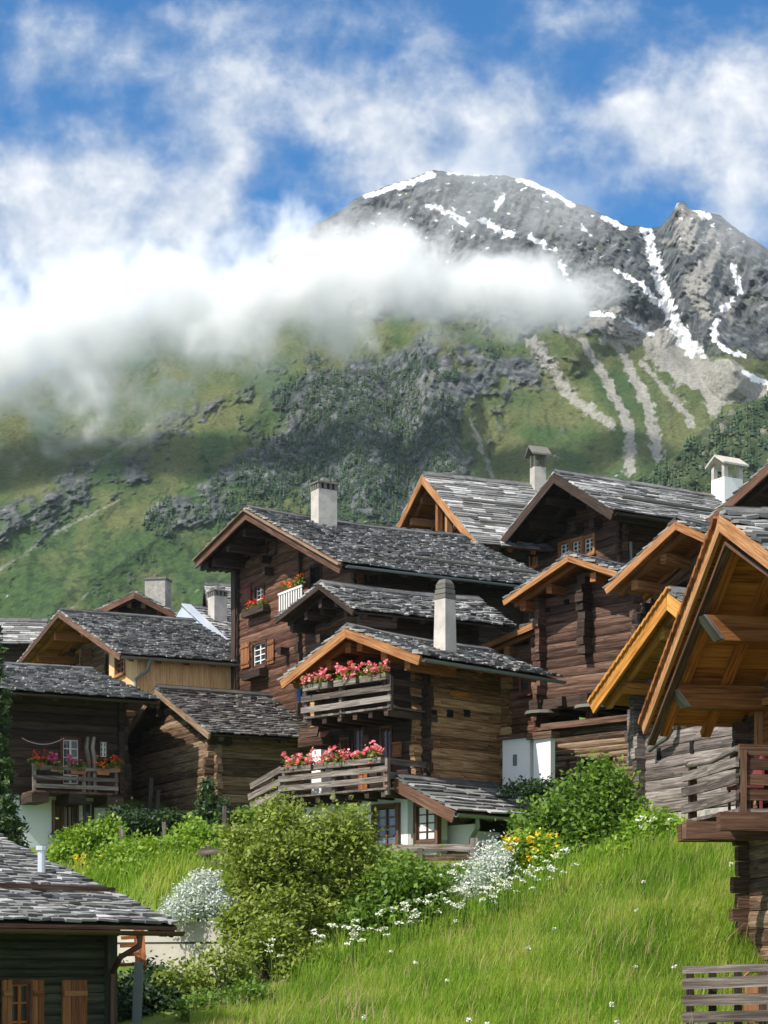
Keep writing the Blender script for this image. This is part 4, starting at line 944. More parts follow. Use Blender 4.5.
# lower balcony
yb2 = -.05; pl2 = 'y%.4f' % yb2
x0, x1 = H.gp(281.5,775,yb2)[0], H.gp(387,775,yb2)[0]; zz = [H.gp(333,py,yb2)[1] for py in (774, 784)]; zf = H.gp(333,794,yb2)[1]; zt = H.gp(333,764,yb2)[1]
b = balcony(x0, x1, zz, zf, 1.2, pl2, 7)
posts(H, pl2, [x0+.04, x0+(x1-x0)*.5, x1-.04], zf-.12, zt+.02, .09, -.1, 'rail_wood', b)
for dz in (.05, .36): mb = MB(); mb.bar((x1-.05, yb2+.04, zt-dz), (x1-.05, H.d, zt-dz), .05, .14); mb.build('side_rail', M['rail_wood'], b)
for k, (pa, pya, pb, pyb) in enumerate(((281,769,246,786),(281,781,244,797),(281,792,246,806))):
    mb = MB(); q0 = H.gp(pa,pya,yb2); q1 = H.gp(pb,pyb,yb2); mb.bar((q0[0], yb2+.02, q0[1]), (q1[0], yb2+.15, q1[1]), .05, .15); mb.build('stair_rail', M['rail_wood'], b)
for i, (pa, pb) in enumerate(((284,314),(317,345),(346,384))):
    flower_box(H, ('pink geraniums in the trough nearest the stair on the lower balcony', 'pink geraniums in the middle trough of the lower balcony rail', 'pink geraniums in the trough nearest the orange shutter on the lower balcony')[i], (H.gp(pa,765,yb2)[0], yb2-.02, zt-.10), (H.gp(pb,765,yb2)[0], yb2-.02, zt-.10), 'petal_pink', 20+i, 'rail_wood', 340, group='geranium troughs on the balcony chalet', leafn=200, bw=.18, bh=.13, h=.22, ps=.036)
xx, zq = H.gp(321,750,H.d-.5); zq2 = H.gp(321,795,H.d-.5)[1]; mb = MB(); mb.box(xx-.17, xx+.17, H.d-.65, H.d-.32, zq2, zq, None, .012); mb.build('plaster_pillar', M['plaster'], H.e)
mb = MB(); 
for k, dz in enumerate((.0, .25, .5)): q = H.gp(318-k*2, 742-k*5, H.d-.4); mb.box(q[0]-.5+k*.1, q[0]+.35, H.d-.6, H.d-.3, q[1]-.12, q[1]+.1, None, .03)
mb.build('corbel', M['larch_grey'], H.e)
# beam-end column at the corner, three square beam holes and a light knot on the side wall
mb = MB()
for px in (433.5, 450, 467): y, z = H.sp(px, 713.5, H.xr); mb.box(H.xr-.04, H.xr+.014, y-.10, y+.10, z-.08, z+.08); mb.build('beam_hole', M['dark_inside'], H.e); mb = MB()
y, z = H.sp(459.5, 694.5, H.xr); mb = MB(); mb.hexa([(H.xr, y-.33, z-.02),(H.xr+.02, y-.20, z-.09),(H.xr+.02, y+.22, z-.07),(H.xr, y+.33, z+.0),(H.xr, y-.32, z+.02),(H.xr+.02, y-.18, z+.09),(H.xr+.02, y+.22, z+.07),(H.xr, y+.33, z+.04)]); mb.build('wood_patch', M['amber_wood'], H.e)
gutter(H, rf, Rp[0]+.06, Rp[1]-.17, .02, yl+.1, .07)
xr_ = A[0]+.85*(Rp[0]-A[0])*.62; y_, zb_ = H.sp(445, 641, xr_); zt = H.sp(445, 600, xr_)[1]
chimney(H, rf, xr_, y_, zb_-.4, zt, .19, .19, 'render_grey', 'band', 'cap_stone', .88)
# lean-to roof over the cellar door
LA = H.gp(395.5, 774, .25); LR = H.gp(455.5, 806.5, .25); yl2 = H.sp(552, 808, LR[0])[0]
sL, sA, sR = H.L, H.A, H.Rr
lr = roof(H, mirror(LR, LA), LA, LR, .25, yl2, 'slate_pale', 'brown_board', 'brown_board', .24, .23, sides='R', purlins=(), raf_mat='brown_board', name='lean_to_roof', wr=(.4,.9))
H.L, H.A, H.Rr = sL, sA, sR
gutter(H, lr, LR[0]+.06, LR[1]-.16, .2, yl2+.05, .075)
mb = MB(); q = lambda px, py, off: (lambda a: (a[0], off, a[1]))(H.gp(px, py, off))
mb.tube([(LR[0]+.04, .9, LR[1]-.2), (LR[0]+.02, .95, LR[1]-.42), (LR[0]-.35, 1.15, LR[1]-.62), (LR[0]-.42, 1.2, LR[1]-.8), (LR[0]-.42, 1.2, -.3)], .05, 8); mb.build('downpipe', M['gutter'], H.e)
mb = MB(); mb.box(H.xr, LR[0]-.4, 1.3, 1.45, -.4, LR[1]-.3); mb.box(LR[0]-.62, LR[0]-.45, 1.45, yl2-.3, -.4, LR[1]-.45); mb.build('lean_to_wall', M['plaster'], H.e)
mb = MB(); mb.box(LR[0]-.44, LR[0]-.40, 2.2, 4.6, .2, LR[1]-.45); mb.build('cellar_door', M['larch_black'], H.e)
H3 = H

# ------------------------------------------------------------------ 4. roof with orange gable behind
H = House('orange_gable_house', 'house with fresh orange verge boards and a long pale slab roof behind the tall chalet', 'house', 68, 423, 64, P(450,640,64).z)
L, A, Rp = H.gp(398,523), H.gp(423,472), H.gp(479,541); yl = H.sp(545,480,A[0])[0]
setup(H, 1.2, 405, 468, yl-.4, 540)
rf = roof(H, L, A, Rp, 0, yl, 'slate_pale', 'rust_wood', 'orange_wood', .24, .175, raf_mat='orange_wood', purlins=(.3,.72), jit=.5, wr=(.4,.9))
W = (449,513,457,528)
walls(H, 0, None, ('larch_red', 'larch_black'), ext=.12, holes_g=[hole(H,'g',W)])
window(H, 'g', W, 'shutter_orange', .08, 2, 2, 'white_paint')
mb = MB()
for px in (436.5,446): x = H.gp(px,510,.4)[0]; mb.box(x-.09, x+.09, .4, .58, H.gp(px,545,.4)[1], H.prof(x)-.3); mb.build('gable_post', M['orange_wood'], H.e); mb = MB()
mb = MB(); e = Vector((Rp[0],0,Rp[1])); t_ = Vector((A[0],0,A[1]))
for f in (.42,.72): p = t_.lerp(e, f); mb.tube([(p.x, .6, p.z+.06), (p.x, yl-.3, p.z+.06)], .04, 6); mb.build('snow_rail', M['cap_stone'], rf); mb = MB()
xr_ = A[0]+.25; y_, z_ = H.sp(538, 486, xr_); zt = H.sp(538, 468, xr_)[1]
chimney(H, rf, xr_, y_, z_-1.2, zt, .18, .22, 'render_grey', 'gable', 'cap_stone')
H4 = H

# ------------------------------------------------------------------ 5. big farmhouse on the skyline
H = House('farmhouse', 'large brown farmhouse with a row of three orange framed windows under its gable', 'farmhouse', 60, 553, 58, P(580,690,58).z)
L, A, Rp = H.gp(493,547), H.gp(555,469.5), H.gp(614,507); yl = H.sp(735,492,A[0])[0]
setup(H, 1.6, 521, 622, yl-.5, 540)
rf = roof(H, L, A, Rp, 0, yl, 'slate_pale', 'larch_black', 'larch_black', .26, .19, jit=.55, purlins=(.18,.5,.8), wr=(.35,.8))
Ws = [(560.5,544,569,557),(572.5,541,581,554),(584.5,538,593.5,552)]; W0 = (531,554,537,566)
walls(H, 0, None, ('larch_grey', 'larch_red'), ext=.14, holes_g=[hole(H,'g',b) for b in Ws+[W0]], h=.24)
for b in Ws: window(H, 'g', b, 'orange_wood', .10, 2, 3, 'white_paint', 'glass')
window(H, 'g', W0, 'orange_wood', .07, 2, 3, 'amber_wood', 'glass_pale')
mb = MB()
for px, py in ((561,533),(581,528.5),(600,525)): x, z = H.gp(px, py, H.d); mb.box(x-.12, x+.12, H.d-.32, H.d, z-.12, z+.12, None, .02, 1); mb.build('beam_end', M['larch_black'], H.e); mb = MB()
y, z = H.sp(625, 545, H.xr); mb = MB(); mb.tube([(H.xr+.1, H.d+.25, Rp[1]-.5), (H.xr+.1, H.d+.25, z-2)], .05, 8); mb.build('downpipe', M['gutter'], H.e)
gutter(H, rf, Rp[0]+.05, Rp[1]-.17, 0, yl, .08, 'larch_black')
mb = MB(); e = Vector((Rp[0],0,Rp[1])); t_ = Vector((A[0],0,A[1])); p = t_.lerp(e, .72); mb.tube([(p.x, .9, p.z+.10), (p.x, yl-.3, p.z+.10)], .06, 6); mb.build('snow_rail', M['cap_stone'], rf)
xr_ = A[0]+.35; y_, z_ = H.sp(727, 500, xr_); zt = H.sp(727, 480, xr_)[1]
chimney(H, rf, xr_, y_, z_-1.2, zt, .32, .38, 'plaster', 'gable', 'render_grey')
H5 = H

# ------------------------------------------------------------------ 6. log granary on stone discs
H = House('granary', 'weathered log granary raised on round stone slabs with a small orange verged roof', 'granary', 45, 569, 46, P(580,790,46).z)
L, A, Rp = H.gp(504.5,596), H.gp(569,551.5), H.gp(617,567); 
setup(H, .85, 541, 643, 6.0, 640)
rf = roof(H, L, A, Rp, 0, 6.4, 'slate', 'rust_wood', 'orange_wood', .12, .175, purlins=(.2,.6), raf_mat='rust_wood')
H.Rr = (H.xr+.5, A[1]-(H.xr+.5-A[0])*.35)
zf = H.gp(560, 697, H.d)[1]
prof0 = H.prof; 
walls(H, zf, None, ('larch_grey', 'larch_grey'), ext=.30, h=.215)
mb = MB()                                                            # log ends of the inner partition
z = zf+.95
while z < H.prof(H.gp(589,600,H.d)[0])-.5:
    x = H.gp(589,600,H.d)[0]; hh = .21; mb.box(x-.11+R(-.03,.03), x+.11+R(-.03,.03), H.d-.34+R(-.08,.1), H.d, z, z+hh*.93, None, .012, 1); z += hh
mb.build('log_end', M['larch_black'], H.e)
mb = MB(); 
for px, py in ((567,602),(621,590),(548,610)): x, z = H.gp(px, py, H.d); mb.box(x-.06, x+.06, H.d-.05, H.d+.02, z-.06, z+.06); mb.build('vent_hole', M['dark_inside'], H.e); mb = MB()
mb = MB(); x0, x1 = H.xl-.3, H.xr+.3; mb.box(x0, x1, H.d-.12, H.d+.12, zf-.30, zf-.02, None, .012); mb.box(x0, x1, H.yb-.2, H.yb, zf-.3, zf-.02)
for k in range(5): xx = H.xl+(H.xr-H.xl)*k/4; mb.box(xx-.12, xx+.12, H.d-.28, H.yb, zf-.28, zf-.04, None, .01, 1)
mb.build('floor_beam', M['larch_black'], H.e)
zl = H.gp(580, 727, H.d)[1]
for k, px in enumerate((541, 591, 634)):
    x = H.gp(px, 705, H.d)[0]; mb = MB(); n = 12; r0 = .46
    mb.tube([(x, H.d+.05, zf-.38), (x, H.d+.05, zf-.30)], [r0, r0*.94], 12); mb.build('stone_disc', M['cap_stone'], H.e)
    mb = MB(); mb.hexa([(x-.14,H.d-.1,zl),(x+.14,H.d-.1,zl),(x+.14,H.d+.2,zl),(x-.14,H.d+.2,zl),(x-.09,H.d-.05,zf-.38),(x+.09,H.d-.05,zf-.38),(x+.09,H.d+.15,zf-.38),(x-.09,H.d+.15,zf-.38)]); mb.build('leg', M['larch_red'], H.e)
# log basement with small openings, white plastered wing beside it
xa = H.gp(551, 750, H.d)[0]; holes = [hole(H,'g',b) for b in ((580,759,598,770.5),(565.5,765,569,776.5),(608.5,758,612.5,769))]
mb = MB(); log_wall(mb, H.plane('g'), xa, H.xr, -.5, zl-.02, None, .16, ext=(.0,.2), holes=holes)
mb.box(xa, H.xr-.05, H.d+.3, H.d+.32, -.5, zl-.05); log_wall(mb, H.plane('s'), H.d, H.yb, -.5, zl, None, .19, ext=(.2,.2))
mb.build('basement_wall', M['larch_tan'], H.e)
mb = MB(); mb.box(xa-.2, H.xr+.25, H.d-.18, H.d+.3, zl-.02, zl+.16, None, .02); b_ = mb.build('sill_beam', M['larch_grey'], H.e)
window(H, 'g', (580,759,598,770.5), 'larch_tan', .07, 0, 0, None, 'dark_inside', sill=False)
xw = H.gp(533.5, 750, H.d-.12)[0]; xv = H.gp(507, 755, H.d+.55)[0]; ztw = H.gp(540, 737.5, H.d)[1]
xw = H.gp(533.5,750,H.d-3.3)[0]; xa2 = H.gp(550.5,750,H.d-3.3)[0]; ztw = H.gp(540, 738, H.d-3.2)[1]; mb = MB(); mb.box(xw, xa2, H.d-3.3, H.d-3.14, -.6, ztw-.03); a0,a1,z0,z1 = rect(H, 'y%.3f' % (H.d+.55), (517,755,520.5,765)) if False else (0,0,0,0)
H.dd = H.d-3.20; xv = H.gp(506, 755, H.dd)[0]; xw = H.gp(533.5,750,H.dd)[0]
mb.box(xv, xw-.012, H.dd-.12, H.dd+.1, -.6, ztw+.02); mb.build('plaster_wing', M['plaster'], H.e)
x, z = H.gp(518.5, 760.5, H.dd); mb = MB(); mb.box(x-.06, x+.06, H.dd-.132, H.dd+.02, z-.13, z+.13); mb.build('vent_slot', M['gutter'], H.e)
mb = MB(); mb.box(xv-.1, xw-.07, H.dd-.2, H.dd+.2, ztw+.03, ztw+.14, None, .02); mb.box(xw-.06, xa2+.08, H.d-3.38, H.d-3.06, ztw-.025, ztw+.10, None, .02); mb.build('coping', M['larch_tan'], H.e)
H6 = H

# ------------------------------------------------------------------ 6b. shed between chalet and granary
H = House('small_shed', 'small shed with a mossy slab roof wedged between the balcony chalet and the granary', 'shed', 45, 505, 49, P(520,780,49).z)
A, Rp = H.gp(538,617), H.gp(478,643); L = Rp; A2 = A; R2 = mirror(L, A)
setup(H, .5, 505, 540, 2.0, 680); H.xl = H.gp(499,680,.5)[0]
rf = roof(H, L, A2, R2, 0, 2.2, 'slate_brown', 'rust_wood', 'orange_wood', .14, .175, purlins=(.4,.8), raf_mat='orange_wood', sides='L')
W = (522,670,529.5,692)
walls(H, 0, None, ('larch_red', 'larch_red'), ext=.1, holes_g=[hole(H,'g',W)])
window(H, 'g', W, 'shutter_red', .07, 1, 2, 'larch_red', 'glass')

# ------------------------------------------------------------------ 7. house with orange rafters above the granary
H = House('rafter_house', 'dark log house with bare orange rafters under its gable beside the granary', 'house', 50, 676, 41, P(690,830,41).z)
L, A, Rp = H.gp(606.5,583), H.gp(676.5,516.5), H.gp(716,537)
Rp = (A[0]+(A[0]-L[0])*.95, L[1]+.1)
setup(H, 1.5, 648, 735, 8, 600)
rf = roof(H, L, A, Rp, 0, 8.4, 'slate', 'rust_wood', 'orange_wood', .15, .175, raf_mat='orange_wood', purlins=(.3,.7))
walls(H, 0, None, ('larch_black', 'larch_black'), ext=.42, h=.22)
mb = MB()
for k in range(3): p0 = H.gp(655+k*6, 598-k*10, 1.1); p1 = H.gp(712, 545+k*16, 1.1); mb.bar((p0[0], 1.1+.1*k, p0[1]), (p1[0], 1.15+.1*k, p1[1]), .10, .14)
mb.build('cross_beam', M['larch_grey'], H.e)
H7 = H

# ------------------------------------------------------------------ 8. grey log barn with amber barge board
H = House('log_barn', 'silver grey log barn with a wide amber yellow barge board, standing above a rubble footing', 'barn', 62, 668, 37, P(680,830,37).z)
L, A = H.gp(591.5,697), H.gp(668.5,587); Rp = mirror(L, A)
setup(H, .9, 641, 760, 7, 760)
rf = roof(H, L, A, Rp, 0, 7.4, 'slate', 'amber_wood', 'amber_wood', .27, .175, raf_mat='amber_wood', purlins=(.3,.8))
shingle_edge(H, rf, L, A, 'amber_wood')
zb = H.gp(670, 812, H.d)[1]
walls(H, zb, None, ('larch_silver', 'larch_silver'), ext=.26, h=.26)
mb = MB(); x0, x1 = H.xl-.05, H.xr
for k in range(60): xx = R(x0, x1); zz_ = R(zb-1.3, zb-.12); s_ = R(.14,.3); mb.box(xx-s_, xx+s_*R(.6,1), H.d-R(.03,.14), H.d+.2, zz_-s_*.55, zz_+s_*.55, None, .035)
mb.box(x0, x1, H.d+.02, H.d+.5, zb-2, zb-.02); mb.build('rubble_footing', M['rubble'], H.e)
mb = MB()
for px, py in ((659,754),(692,747)): x, z = H.gp(px, py, H.d); mb.box(x-.055, x+.055, H.d-.02, H.d+.03, z-.12, z+.12)
mb.build('vent_slot', M['dark_inside'], H.e)
mb = MB(); pts = [(672,712),(672,728),(666,738),(656,744),(649,750)]; pp = [(lambda q: (q[0], H.d-.18, q[1]))(H.gp(px, py, H.d-.18)) for px, py in pts]; mb.tube(pp, .06, 8); mb.build('downpipe', M['cap_stone'], H.e)
mb = MB()
for k in range(7): q = H.gp(614+R(-2,2), 713+k*8, H.d-.1); q2 = H.gp(640, 708+k*8, H.d-.1); mb.bar((q[0], H.d+.3, q[1]), (q2[0], H.d-.05, q2[1]), .16, .17)
mb.build('projecting_log', M['larch_silver'], H.e)
H8 = H

# ------------------------------------------------------------------ 9. near house with orange underside
H = House('orange_eaves_house', 'timber house with glowing orange board eaves and a brown balcony over the meadow', 'house', 80, 722, 25.2, P(745,985,26).z)
L, A, Rp = H.gp(644.5,716), H.gp(722,507.5), H.gp(772,544)
Rp = (A[0]+(Rp[0]-A[0])*1.7, A[1]+(Rp[1]-A[1])*1.7)
setup(H, 1.5, 745, None, 9, 760); H.xr = Rp[0]-.7
rf = roof(H, L, A, Rp, 0, 9.4, 'slate', 'soffit_orange', 'orange_wood', .18, .22, raf_mat='soffit_orange', purlins=(), plank=.21, rafters=False, d=1.5)
shingle_edge(H, rf, L, A, 'rust_wood')
mb = MB()                                                             # inner, dark second board and the two rows of short rafters
for E, t2 in ((L, A), (Rp, A)):
    a_ = Vector((E[0],.10,E[1]-.42)); b_ = Vector((t2[0],.10,t2[1]-.47)); mb.bar(a_, b_, .05, .12, (0,1,0))
mb.build('verge_board', M['larch_grey'], rf)
def slope_pt(f, drop, y, E=L): return Vector((E[0]+(A[0]-E[0])*f, y, E[1]+(A[1]-E[1])*f-drop))
for y in (.30, .95, 1.6, 2.4, 3.2, 4.0, 4.8):
    mb = MB(); mb.bar(slope_pt(.0, .26, y), slope_pt(.97, .26, y), .11, .14, (0,1,0)); mb.build('rafter', M['soffit_orange'], rf)
for ppx, ppy in ((704,629),(671,697)):
    yy = .12; q_ = H.gp(ppx, ppy, yy); p = Vector((q_[0], 0, q_[1])); mb = MB()
    mb.hexa([(p.x-.15,yy+.25,p.z-.17),(p.x+.15,yy+.25,p.z-.17),(p.x+.15,5,p.z-.17),(p.x-.15,5,p.z-.17),(p.x-.15,yy-.05,p.z+.17),(p.x+.15,yy-.05,p.z+.17),(p.x+.15,5,p.z+.17),(p.x-.15,5,p.z+.17)], None, 1)
    mb.build('purlin', M['rust_wood'], rf)
    mb = MB(); mb.hexa([(p.x-.152,yy+.20,p.z-.15),(p.x+.152,yy+.20,p.z-.15),(p.x+.152,yy+.262,p.z-.15),(p.x-.152,yy+.262,p.z-.15),(p.x-.152,yy-.062,p.z+.172),(p.x+.152,yy-.062,p.z+.172),(p.x+.152,yy-.0,p.z+.172),(p.x-.152,yy-.0,p.z+.172)], None, 2); mb.build('purlin_end', M['rail_wood'], rf)
D1 = (757.5,694,800,800)
hD = hole(H, 'g', D1)
walls(H, 0-.6, None, ('larch_tan', 'larch_grey'), ext=.22, h=.23, holes_g=[hD])
mb = MB(); a0,a1,z0,z1 = hD
pbox(mb, H.plane('g'), a0, a0+.1, -.1, .05, z0, z1); pbox(mb, H.plane('g'), a0+.1, a1, -.1, .05, z1-.1, z1); dr = mb.build('door_frame', M['orange_wood'], H.e)
mb = MB(); pbox(mb, H.plane('g'), a0+.1, a1, -.09, -.05, z0, z1-.1); mb.build('door', M['rust_wood'], dr)
mb = MB(); x = H.gp(738,720,H.d)[0]; 
z_ = H.gp(738,748,H.d)[1]; zt_ = H.gp(738,704,H.d)[1]
while z_ < zt_: mb.box(H.xl-.34+R(-.05,.05), H.xl+.05, H.d-.02, H.d+.16, z_, z_+.2, None, .012); z_ += .215
mb.build('log_end', M['larch_black'], H.e)
# balcony
ybk = .62; pl = 'y%.3f' % ybk
x0, x1 = H.gp(687,800,ybk)[0], H.gp(738,790,ybk)[0]
def zat(py): return H.gp(737, py, ybk)[1]
zf = zat(812); mb = MB()
n = int((x1-x0)/.2)
for i in range(n): mb.box(x0+(x1-x0)*i/n, x0+(x1-x0)*(i+1)/n-.006, ybk+.0, H.d+.02, zf, zf+.05)
b = mb.build('balcony', M['rail_wood'], H.e)
for py in (762.5, 779, 796.5):
    rail(H, pl, x0-.12, x1+.04, (zat(py),), .135, .05, .0, 'rail_wood', b)
mb = MB(); p0 = H.gp(689,764.5,ybk); p1 = H.gp(737,748.5,ybk); c_ = Vector(((p0[0]+p1[0])/2, ybk, (p0[1]+p1[1])/2-.06)); mb.tube([(p0[0]-.05,ybk,p0[1]), c_, (p1[0],ybk,p1[1])], .045, 8); mb.build('handrail', M['rail_wood'], b)
posts(H, pl, [x0+.05, x1-.03], zf-.05, zat(750), .10, -.12, 'brown_board', b)
plx = 'x%.3f' % x1
rail(H, plx, ybk+.02, H.d+.5, [zat(py) for py in (750, 764.5, 780, 795.5)], .15, .05, -.05, 'brown_board', b)
posts(H, plx, [ybk+.55, H.d-.06], zf-.05, zat(748), .09, -.15, 'brown_board', b)
for (xx, yy, dz) in ((x1-.05, .35, -.13), (x1-.9, .15, -.2), ((x0+x1)/2-.6, .45, -.16), (x0+.15, .45, -.16)):
    mb = MB(); mb.box(xx-.09, xx+.09, yy, H.d+.6, zf+dz-.13, zf+dz+.125, None, .008, 1); mb.build('joist', M['brown_board'], b)
zz_ = H.zb
mb = MB(); p = Vector((x0+(x1-x0)*.45, ybk+.55, zf+.05)); 
mb.box(-.22,.22,-.2,.2,.38,.43); mb.box(-.22,.22,.17,.21,.43,.85)
ch = tag(empty('balcony_chair', H.world(*p), -H.a), 'red plastic chair standing on the brown balcony above the meadow', 'chair')
mb.build('seat', M['red_plastic'], ch)
for sx in (-.19,.19):
    for sy in (-.17,.17): mb = MB(); mb.bar((sx,sy,0),(sx,sy,.38),.035,.035,(0,1,0)); mb.build('leg', M['red_plastic'], ch)
H9 = H

# ------------------------------------------------------------------ 10. dark gable at the frame edge
H = House('shadow_gable_house', 'house with a deep shaded black gable rising over the orange eaves', 'house', 60, 800, 46, P(790,800,46).z)
L, A = H.gp(705.5,518), H.gp(800,432); Rp = mirror(L, A)
setup(H, 2.2, 760, 900, 8, 560)
roof(H, L, A, Rp, 0, 8.4, 'slate', 'larch_black', 'brown_board', .22, .175, purlins=(.3,.7))
walls(H, 0, None, ('larch_black', 'larch_black'), ext=.15)

# ------------------------------------------------------------------ 11. house with the pale timber extension
H = House('extended_house', 'brown house with a long slab roof and a pale board clad extension with a downpipe', 'house', 65, 59, 62, P(100,760,62).z)
L, A, Rp = H.gp(16,662.5), H.gp(59.5,608.5), H.gp(121,651); yl = H.sp(193,620,A[0])[0]
setup(H, 1.5, 27, 108, yl-.4, 650)
rf = roof(H, L, A, Rp, 0, yl, 'slate', 'rust_wood', 'brown_board', .16, .175, raf_mat='rust_wood', purlins=(.35,.75), jit=.8)
Ws = [(60,657.5,68,668),(71,655,80,666)]
walls(H, 0, None, ('larch_grey', 'larch_red'), ext=.10, holes_g=[hole(H,'g',b) for b in Ws])
for b in Ws: window(H, 'g', b, 'shutter_orange', .12, 1, 2, 'shutter_orange', 'glass')
mb = MB()
for px, py in ((75,651.5),(91.5,653.5),(78.5,640)): x, z = H.gp(px, py, H.d); mb.box(x-.14, x+.14, H.d-.4, H.d, z-.14, z+.14, None, .02, 1); mb.build('beam_end', M['larch_red'], H.e); mb = MB()
ya = .25; xe = H.gp(137, 670, ya+.35)[0]-.0
EA, ER = H.gp(100, 637, ya), H.gp(139, 657, ya); yle = H.sp(235, 661.5, ER[0])[0]
sL, sA, sR = H.L, H.A, H.Rr
ER = Rp; EA = A; er = rf; yle = yl
H.L, H.A, H.Rr = sL, sA, sR
gutter(H, er, ER[0]+.05, ER[1]-.16, 0, yle, .07)
zb_ = H.gp(120, 700, ya)[1]; xs = xe; WE = (116,656,124.5,673)
H.dE = ya+.35; plE = 'y%.3f' % H.dE; a0,a1,z0,z1 = hole(H, plE, WE); mb = MB(); x = H.gp(109,660,H.dE)[0]
while x < xs-.02:
    b_ = min(x+R(.15,.2), xs); zt = H.prof((x+b_)/2)-.26
    for s0, s1 in ([(zb_, zt)] if (b_ <= a0 or x >= a1) else [(zb_, z0), (z1, zt)]): mb.box(x+.003, b_-.003, H.dE, H.dE+.1, s0, s1, None, .002, 2)
    x = b_
y = H.dE+.1
while y < yle-.3:
    b_ = y+R(.15,.2); mb.box(xs-.1, xs, y+.003, b_-.003, zb_, H.prof(xs)-.24, None, .002, 2); y = b_
mb.build('extension_wall', M['pale_wood'], H.e)
window(H, plE, WE, 'orange_wood', .08, 2, 3, 'shutter_orange', 'glass', sill=True)
mb = MB(); y0_, z0_ = H.sp(144, 660, xs+.1); mb.tube([(ER[0]+.05, y0_+.1, ER[1]-.2), (ER[0]-.05, y0_+.05, ER[1]-.5), (xs+.09, y0_-.25, ER[1]-.75), (xs+.09, y0_-.25, zb_)], .05, 8); mb.build('downpipe', M['gutter'], H.e)
H11 = H
# ------------------------------------------------------------------ 12. brown gable behind with speckled chimney
H = House('gable_house', 'brown gable with a speckled stone chimney peeping over the extended house', 'house', 12, 135, 78, P(135,700,78).z)
L, A, Rp = H.gp(89,612), H.gp(134.5,590), H.gp(179,613)
setup(H, .7, 97, 171, 8, 615)
rf = roof(H, L, A, Rp, 0, 8.4, 'slate', 'larch_red', 'larch_red', .2, .175)
walls(H, 0, None, ('larch_black', 'larch_black'), ext=.1)
x, z = H.gp(158, 577, 4); y_ = 4; zz = H.gp(158, 581, 4)[1]
chimney(H, rf, x, y_, A[1]-2.2, zz, .46, .40, 'rubble', 'flat')
# ------------------------------------------------------------------ 13. roof with zinc verge
H = House('zinc_verge_house', 'slab roofed house with a bright bluish zinc verge and a slotted chimney', 'house', 58, 183, 70, P(210,740,70).z)
A, Rp = H.gp(183,604.5), H.gp(235,654); L = mirror(Rp, A)
setup(H, .5, None, None, 5, 640); H.xr = Rp[0]-.6; H.xl = L[0]+.6
rf = roof(H, L, A, Rp, 0, 5.5, 'slate', 'larch_red', 'zinc', .30, .26)
mb = MB(); e = Vector((Rp[0],.06,Rp[1]-.02)); t_ = Vector((A[0],.06,A[1]-.02)); mb.bar(e, t_, .28, .07, (0,1,0)) if False else mb.hexa([e+Vector((0,-.12,0)), t_+Vector((0,-.12,0)), t_+Vector((0,.26,0)), e+Vector((0,.26,0)), e+Vector((0,-.12,.06)), t_+Vector((0,-.12,.06)), t_+Vector((0,.26,.06)), e+Vector((0,.26,.06))], None, 0)
mb.build('verge_flashing', M['zinc'], rf)
walls(H, 0, None, ('larch_red', 'larch_red'), ext=.1)
xr_ = A[0]+.9; y_, z_ = H.sp(217.5, 625, xr_); zt = H.sp(217.5, 597, xr_)[1]
chimney(H, rf, xr_, y_, z_-.8, zt, .26, .26, 'render_grey', 'slot')
# ------------------------------------------------------------------ 14. long roof farther back, and one behind the zinc verge
H = House('long_roof_house', 'house with a long even slab roof showing beyond the spruce', 'house', 84, -60, 72, P(0,700,72).z)
A = H.gp(-60,617); Rz = H.sp(20, 641.5, A[0]+1.9)[1]; Rp = (A[0]+1.9, Rz); L = mirror(Rp, A); yl = H.sp(47,622,A[0])[0]
setup(H, .4, None, None, yl-.4); H.xr = Rp[0]-.6; H.xl = L[0]+.6
roof(H, L, A, Rp, 0, yl, 'slate_pale', 'larch_black', 'larch_black', .15, .19, jit=.5, wr=(.4,.9)); walls(H, 0, None, ('larch_black', 'larch_black'), ext=.1)
H = House('back_house', 'small slab roof tucked behind the slotted chimney and the tall chalet', 'house', 80, 205, 82, P(220,700,82).z)
A = H.gp(205,583); Rz = H.sp(225, 607, A[0]+2)[1]; Rp = (A[0]+2, Rz); L = mirror(Rp, A)
setup(H, .4, None, None, 3); H.xr = Rp[0]-.6; H.xl = L[0]+.6
roof(H, L, A, Rp, 0, 3.4, 'slate', 'larch_black', 'larch_black', .15, .27); walls(H, 0, None, ('larch_black', 'larch_black'), ext=.1)

# ------------------------------------------------------------------ 15. shaded house with flowered balcony over white base
H = House('shaded_chalet', 'shaded black timber chalet with a flowered balcony above a white base, beside the spruce', 'chalet', 62, -30, 46, P(60,850,48).z)
A, Rp = H.gp(-84,654), H.gp(-30,683.5); L = mirror(Rp, A); yl = H.sp(159,697,Rp[0])[0]
H.d = .9; H.xr = Rp[0]-1.35; H.xl = L[0]+.9; H.yb = H.sp(123,740,H.xr)[0]
rf = roof(H, L, A, Rp, 0, yl, 'slate', 'larch_black', 'brown_board', .18, .175, sag=.04, back_verge=True)
zl = H.sp(60, 792, H.xr)[1]
DW, SW = (62.8,740,78,784), (100,742,106.5,757)
walls(H, zl, None, ('larch_red', 'larch_black'), ext=.16, holes_s=[hole(H,'s',b) for b in (DW, SW)], h=.23)
dw = window(H, 's', DW, 'larch_red', .07, 2, 5, 'white_paint', 'glass', sill=False, depth=.03); window(H, 's', SW, 'larch_black', .05, 2, 3, 'white_paint', 'glass', depth=.03)
mb = MB(); BW = (55,803.5,92,831); a0,a1,z0,z1 = hole(H,'s',BW); P_ = H.plane('s')
